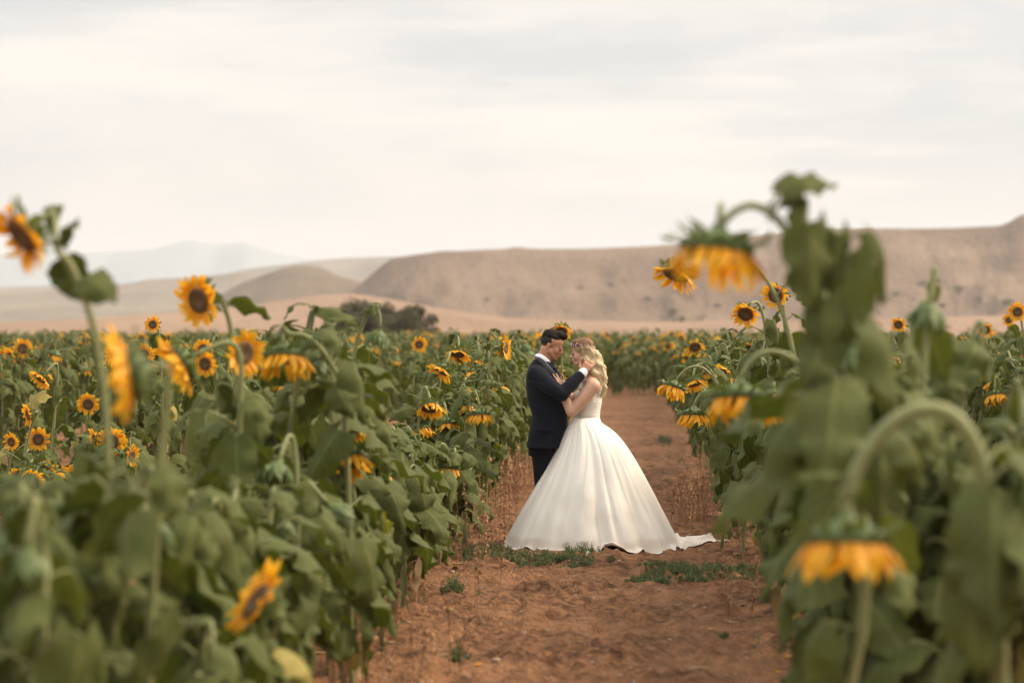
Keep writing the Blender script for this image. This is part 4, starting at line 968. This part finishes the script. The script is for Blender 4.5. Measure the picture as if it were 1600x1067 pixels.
# ------------------------------------------------------------------ bushes at the far end of the field
m = Mat('bush_leaf'); u, v, rnd = m.attr(); m.color(m.mix(rnd, (.06, .055, .026), (.15, .132, .062))); m.set(Roughness=.8); m.translucent((.12, .12, .03), .15); M['bush'] = m.m
m = Mat('bush_bark'); m.color(m.mix(m.noise(20, 3), (.12, .08, .05), (.2, .14, .09))); m.set(Roughness=.9); M['bark'] = m.m
m = Mat('scrub_leaf'); m.color(m.mix(m.noise(3, 2), (.13, .11, .06), (.20, .16, .09))); m.set(Roughness=.9); M['scrub'] = m.m
def bush(px, py_top, wpx, Y, seed, lab):
    rb = np.random.RandomState(seed); c = at(px, 512, Y); H = at(px, py_top, Y).z; Wd = wpx / FPX * Y / 2
    root = thing('bush', (c.x, Y, 0), lab, 'bush', 'dark bushes at the end of the field'); g = Geo(); tips = []
    for i in range(46):
        a_ = rb.uniform(0, 6.28); rr = rb.uniform(.05, .9) * Wd; hz = H * rb.uniform(.45, 1.0) * math.sqrt(max(.05, 1 - (rr / Wd) ** 2 * .75)); tip = np.array([math.cos(a_) * rr, math.sin(a_) * rr, hz]); tips.append(tip)
        P = bez([(0, 0, -.05), (tip[0] * .3, tip[1] * .3, hz * .5), tip], 7); v, f, _ = tube(P, np.linspace(.07, .015, 7), 6); g.add(v, f)
    ob('trunk', g.mesh('trunk', M['bark']), root)
    n = 15000; tips = np.array(tips); k = rb.randint(0, len(tips), n); rad = rb.uniform(.3, .62, len(tips)) * Wd * .6
    d = rb.normal(size=(n, 3)); d /= np.linalg.norm(d, axis=1)[:, None]; d *= (rb.uniform(0, 1, n) ** .45)[:, None] * rad[k][:, None]; d[:, 2] *= .8
    C = tips[k] * np.array([1, 1, .92]) + d * (1 + .6 * (vnoise(d[:, 0] * 4 + 9, d[:, 1] * 4 + 9, d[:, 2] * 4 + 9) - .5))[:, None]; C[:, 2] = np.maximum(C[:, 2], .1)
    e1 = rb.normal(size=(n, 3)); e1 /= np.linalg.norm(e1, axis=1)[:, None]; e2 = np.cross(e1, rb.normal(size=(n, 3))); e2 /= np.linalg.norm(e2, axis=1)[:, None]; s1 = rb.uniform(.05, .11, n)[:, None]
    V = np.stack([C - e1 * s1, C + e2 * s1 * .45, C + e1 * s1, C - e2 * s1 * .45], 1).reshape(-1, 3); A = np.zeros((n * 4, 3)); A[:, 2] = np.repeat(np.clip(rb.uniform(0, .55, n) + .45 * (k % 5) / 5, 0, 1), 4)
    g = Geo(); g.add(V, np.arange(n * 4).reshape(-1, 4), A); ob('crown', g.mesh('crown', M['bush'], False), root)
bush(556, 468, 118, 122, 1, 'leftmost and tallest of the three dark olive bushes behind the field')
bush(608, 476, 110, 126, 2, 'middle one of the three dark olive bushes behind the field')
bush(648, 476, 84, 122, 3, 'rightmost rounded dark olive bush of the three behind the field')
# scrub on the slopes
g = Geo(); rb = np.random.RandomState(8)
def scrub(px, py, Y, s_):
    c = at(px, py, Y); n = 70; C = rb.normal(size=(n, 3)) * np.array([1, 1, .45]) * s_ * .5 + np.array(c[:]); e1 = rb.normal(size=(n, 3)) * s_ * .28; e2 = rb.normal(size=(n, 3)) * s_ * .22
    V = np.stack([C - e1, C + e2, C + e1, C - e2], 1).reshape(-1, 3); A = np.zeros((n * 4, 3)); A[:, 2] = rb.uniform(0, 1); g.add(V, np.arange(n * 4).reshape(-1, 4), A)
SCR = [(1500, 455, 2.0), (1440, 446, 1.6), (1462, 441, 1.5), (1530, 470, 1.2), (1050, 492, 2.2), (1062, 503, 1.6), (1400, 462, 1.3), (1120, 480, 1.2), (955, 448, 1.4), (905, 452, 1.2), (1010, 470, 1.5), (760, 470, 1.1), (1575, 474, 1.6), (1470, 480, 1.4)]
hm_o = {o.name: o for o in bpy.data.objects if o.name in ('mesa_hills', 'near_slope')}
dg = bpy.context.evaluated_depsgraph_get(); dg.update()
def hit(px, py):
    p = at(px, py, 10); d = (p - Vector((0, 0, CAM_Z))).normalized(); best = None
    for o in hm_o.values():
        ok, loc_, no_, ix = o.ray_cast(Vector((0, 0, CAM_Z)), d)
        if ok and (best is None or loc_.length < best.length): best = loc_
    return best
for k in range(25): SCR.append((rb.uniform(650, 1600), 385 + 130 * rb.uniform() ** .6, rb.uniform(.3, .6)))
for px, py, s_ in SCR:
    h_ = hit(px, py)
    if h_ is not None:
        n = 70; C = rb.normal(size=(n, 3)) * np.array([1, 1, .4]) * s_ * .38 + np.array(h_[:]) + np.array([0, 0, s_ * .3]); e1 = rb.normal(size=(n, 3)) * s_ * .13; e2 = rb.normal(size=(n, 3)) * s_ * .11
        V = np.stack([C - e1, C + e2, C + e1, C - e2], 1).reshape(-1, 3); A = np.zeros((n * 4, 3)); A[:, 2] = rb.uniform(0, 1); g.add(V, np.arange(n * 4).reshape(-1, 4), A)
if g.V: ob('hillside_scrub', g.mesh('hillside_scrub', M['scrub'], False), kind='stuff', label='small dark scrub dotted over the tan slopes', category='scrub')

# ------------------------------------------------------------------ weeds, dry stalks, stones
m = Mat('weed_green'); u, v, rnd = m.attr(); m.color(m.mix(rnd, (.07, .10, .035), (.20, .22, .09))); m.set(Roughness=.7); m.translucent((.12, .2, .03), .2); M['weed'] = m.m
m = Mat('dry_stalk'); u, v, rnd = m.attr(); m.color(m.mix(rnd, (.26, .13, .06), (.45, .26, .13))); m.set(Roughness=.9); M['dry'] = m.m
rw = np.random.RandomState(31); g = Geo()
def tuft(x, y, h, n, dense=.5):
    z = float(ground_h(x, y))
    for i in range(n):
        a_ = rw.uniform(0, 6.28); ln = h * rw.uniform(.5, 1.1); lean = rw.uniform(.1, .8); tip = np.array([x + math.cos(a_) * ln * lean, y + math.sin(a_) * ln * lean, z + ln * (1 - .45 * lean)])
        P = bez([(x, y, z - .01), (x + (tip[0] - x) * .3, y + (tip[1] - y) * .3, z + ln * .5), tip], 5); v, f, A = tube(P, .0016, 3, caps=False); A[:, 2] = .5; g.add(v, f, A)
        m_ = 9; t = rw.uniform(.15, 1, m_); C = np.array([P[int(q * 4)] for q in t]) + rw.normal(size=(m_, 3)) * .006; e1 = rw.normal(size=(m_, 3)); e1 /= np.linalg.norm(e1, axis=1)[:, None]; e1 *= rw.uniform(.008, .018, m_)[:, None]
        e2 = np.cross(e1, rw.normal(size=(m_, 3))); e2 /= np.linalg.norm(e2, axis=1)[:, None]; e2 *= .0035
        V = np.stack([C, C + e1 * .5 + e2, C + e1, C + e1 * .5 - e2], 1).reshape(-1, 3); A = np.zeros((m_ * 4, 3)); A[:, 2] = rw.uniform(0, 1); g.add(V, np.arange(m_ * 4).reshape(-1, 4), A)
def patch(cx, cy, rx, ry, n, h, k=7):
    for i in range(n):
        a_ = rw.uniform(0, 6.28); q = rw.uniform() ** .6; x, y = cx + math.cos(a_) * q * rx, cy + math.sin(a_) * q * ry
        if vnoise(np.array([x * 6.0]), np.array([y * 3.0]))[0] < .34: continue
        tuft(x, y, h * rw.uniform(.6, 1.15) * (1.1 - .5 * q), k)
def gp(px, py): Y = CAM_Z * FPX / (py - 512); return (px - 985) / FPX * Y, Y
x, y = gp(1083, 897); patch(x, y, .46, .62, 300, .075)
x, y = gp(1175, 892); patch(x, y, .13, .4, 60, .07)
x, y = gp(1002, 901); patch(x, y, .12, .15, 24, .05)
x, y = gp(880, 880); patch(x, y, .40, .42, 190, .10, 6); x, y = gp(905, 866); patch(x, y, .14, .15, 16, .13, 5)
x, y = gp(735, 868); patch(x, y, .42, .5, 120, .10, 5); x, y = gp(800, 873); patch(x, y, .2, .3, 40, .08, 5)
x, y = gp(705, 926); patch(x, y, .07, .2, 22, .11); x, y = gp(715, 1030); patch(x, y, .08, .25, 22, .09); x, y = gp(1130, 990); patch(x, y, .03, .08, 4, .05); x, y = gp(1040, 690); patch(x, y, .12, 1.6, 60, .10, 5)
for _ in range(260):
    y = rw.uniform(9, 34); s_ = rw.choice([-1, 1]); x = (-1.5 if s_ < 0 else 1.12) + rw.normal() * .28; tuft(x, y, rw.uniform(.04, .12), 4)
ob('ground_weeds', g.mesh('ground_weeds', M['weed'], False), kind='stuff', label='low green weeds in patches on the bare path', category='weeds')
g = Geo()
def stalk(x, y, h):
    z = float(ground_h(x, y)); lx, ly = rw.normal(size=2) * .06 * h; P = bez([(x, y, z - .02), (x + lx * .3, y + ly * .3, z + h * .5), (x + lx, y + ly, z + h)], 7); v, f, A = tube(P, np.linspace(.0032, .0016, 7), 4, caps=False); rr = rw.uniform(0, 1); A[:, 2] = rr; g.add(v, f, A)
    m_ = int(26 * h / .5) + 6; t = np.linspace(.3, 1, m_); C = np.array([P[0] * (1 - q) ** 2 + 2 * q * (1 - q) * P[3] * 1.0 + q * q * P[6] if False else P[min(6, int(q * 6))] * (1 - (q * 6 % 1)) + P[min(6, int(q * 6) + 1)] * (q * 6 % 1) for q in t]) + rw.normal(size=(m_, 3)) * .006
    e1 = rw.normal(size=(m_, 3)) * .007; e2 = rw.normal(size=(m_, 3)) * .006
    V = np.stack([C - e1, C + e2, C + e1, C - e2], 1).reshape(-1, 3); A = np.zeros((m_ * 4, 3)); A[:, 2] = rr; g.add(V, np.arange(m_ * 4).reshape(-1, 4), A)
for _ in range(260):
    y = rw.uniform(17.5, 30); stalk(rw.uniform(-1.95, -1.0), y, rw.uniform(.25, .62))
for _ in range(70): stalk(.58 + rw.normal() * .10, 22.3 + rw.normal() * .7, rw.uniform(.2, .42))
for _ in range(60): stalk(.95 + rw.normal() * .15, rw.uniform(14, 30), rw.uniform(.2, .5))
for px, py, h in ((742, 960, .72), (745, 985, .5), (780, 925, .55), (705, 1010, .3), (1140, 990, .35), (1132, 960, .3)):
    x, y = gp(px, py); stalk(x, y, h)
for _ in range(26): x, y = rw.uniform(-1.35, -.75), rw.uniform(8.2, 12.5); stalk(x, y, rw.uniform(.25, .55))
for _ in range(120): stalk(rw.uniform(-4.9, -3.2), rw.uniform(18, 26), rw.uniform(.2, .5))
ob('dry_weed_stalks', g.mesh('dry_weed_stalks', M['dry'], False), kind='stuff', label='thin rust coloured dry weed stalks among the sunflower stems', category='dry weeds')
m = Mat('pale_stone'); m.color(m.mix(m.noise(30, 3), (.30, .17, .10), (.52, .40, .30))); m.set(Roughness=.9); M['stone'] = m.m
g = Geo()
for i in range(750):
    y = 9 + 25 * rw.uniform() ** 1.4; x = rw.uniform(-1.5, 1.2) if i % 4 else rw.uniform(-5, 4); r_ = rw.uniform(.004, .011) if rw.uniform() < .93 else rw.uniform(.011, .018)
    v, f = ball((0, 0, 0), (r_ * rw.uniform(.8, 1.6), r_ * rw.uniform(.8, 1.4), r_ * .7), None, 5, 7); v = v * (1 + .5 * (vnoise(v[:, 0] * 90 + i, v[:, 1] * 90, v[:, 2] * 90) - .5))[:, None]
    g.add(v + np.array([x, y, float(ground_h(x, y)) + r_ * .25]), f)
ob('pebbles', g.mesh('pebbles', M['stone']), kind='stuff', label='small pale stones and clods scattered on the soil', category='stones')

# fallen petals and dry leaf scraps
g = Geo(); rw = np.random.RandomState(77)
for i in range(520):
    y = 8.5 + 24 * rw.uniform() ** 1.3; x = rw.choice([-1.5, 1.1, -4.7]) + rw.normal() * .42; s_ = rw.uniform(.015, .05); mt = 0 if rw.uniform() < .8 else 1
    if mt: s_ = rw.uniform(.015, .03)
    u = np.linspace(-1, 1, 5); X_, Y_ = np.meshgrid(u, u, indexing='ij'); wd = np.sqrt(np.clip(1.03 - X_ ** 2, 0, 1)); a_ = rw.uniform(0, 6.28)
    V = np.stack([X_, Y_ * wd * .6, .25 * np.abs(Y_) * rw.uniform(0, 1.2) + .3 * X_ ** 2 * rw.uniform(-.3, 1)], -1) * s_; V = V.reshape(-1, 3); c_, q_ = math.cos(a_), math.sin(a_)
    V = V @ np.array([[c_, q_, 0], [-q_, c_, 0], [0, 0, 1]]) + np.array([x, y, float(ground_h(x, y)) + .006]); g.add(V, grid_faces(5, 5), None, mt)
ob('leaf_litter', g.mesh('leaf_litter', [M['dleaf'], M['petal']]), kind='stuff', label='dry leaf scraps and fallen petals under the rows', category='leaf litter')
# ------------------------------------------------------------------ haze
bm_v = [(-2800, -60, -2.5), (2800, -60, -2.5), (2800, 4700, -2.5), (-2800, 4700, -2.5)]
top = 175
me = bpy.data.meshes.new('haze')
me.from_pydata(bm_v + [(a, b, top) for a, b, _ in bm_v], [], [(3, 2, 1, 0), (4, 5, 6, 7), (0, 1, 5, 4), (1, 2, 6, 5), (2, 3, 7, 6), (3, 0, 4, 7)])
hm = bpy.data.materials.new('haze_air'); hm.use_nodes = True; ht = hm.node_tree; ht.nodes.clear()
ho = ht.nodes.new('ShaderNodeOutputMaterial'); pv = ht.nodes.new('ShaderNodeVolumePrincipled')
pv.inputs['Color'].default_value = (.80, .83, .88, 1); pv.inputs['Density'].default_value = 2.3e-4; pv.inputs['Anisotropy'].default_value = .2
ht.links.new(pv.outputs[0], ho.inputs[1]); me.materials.append(hm)
ob('haze', me, kind='stuff', label='thin pale evening haze over the field and hills')
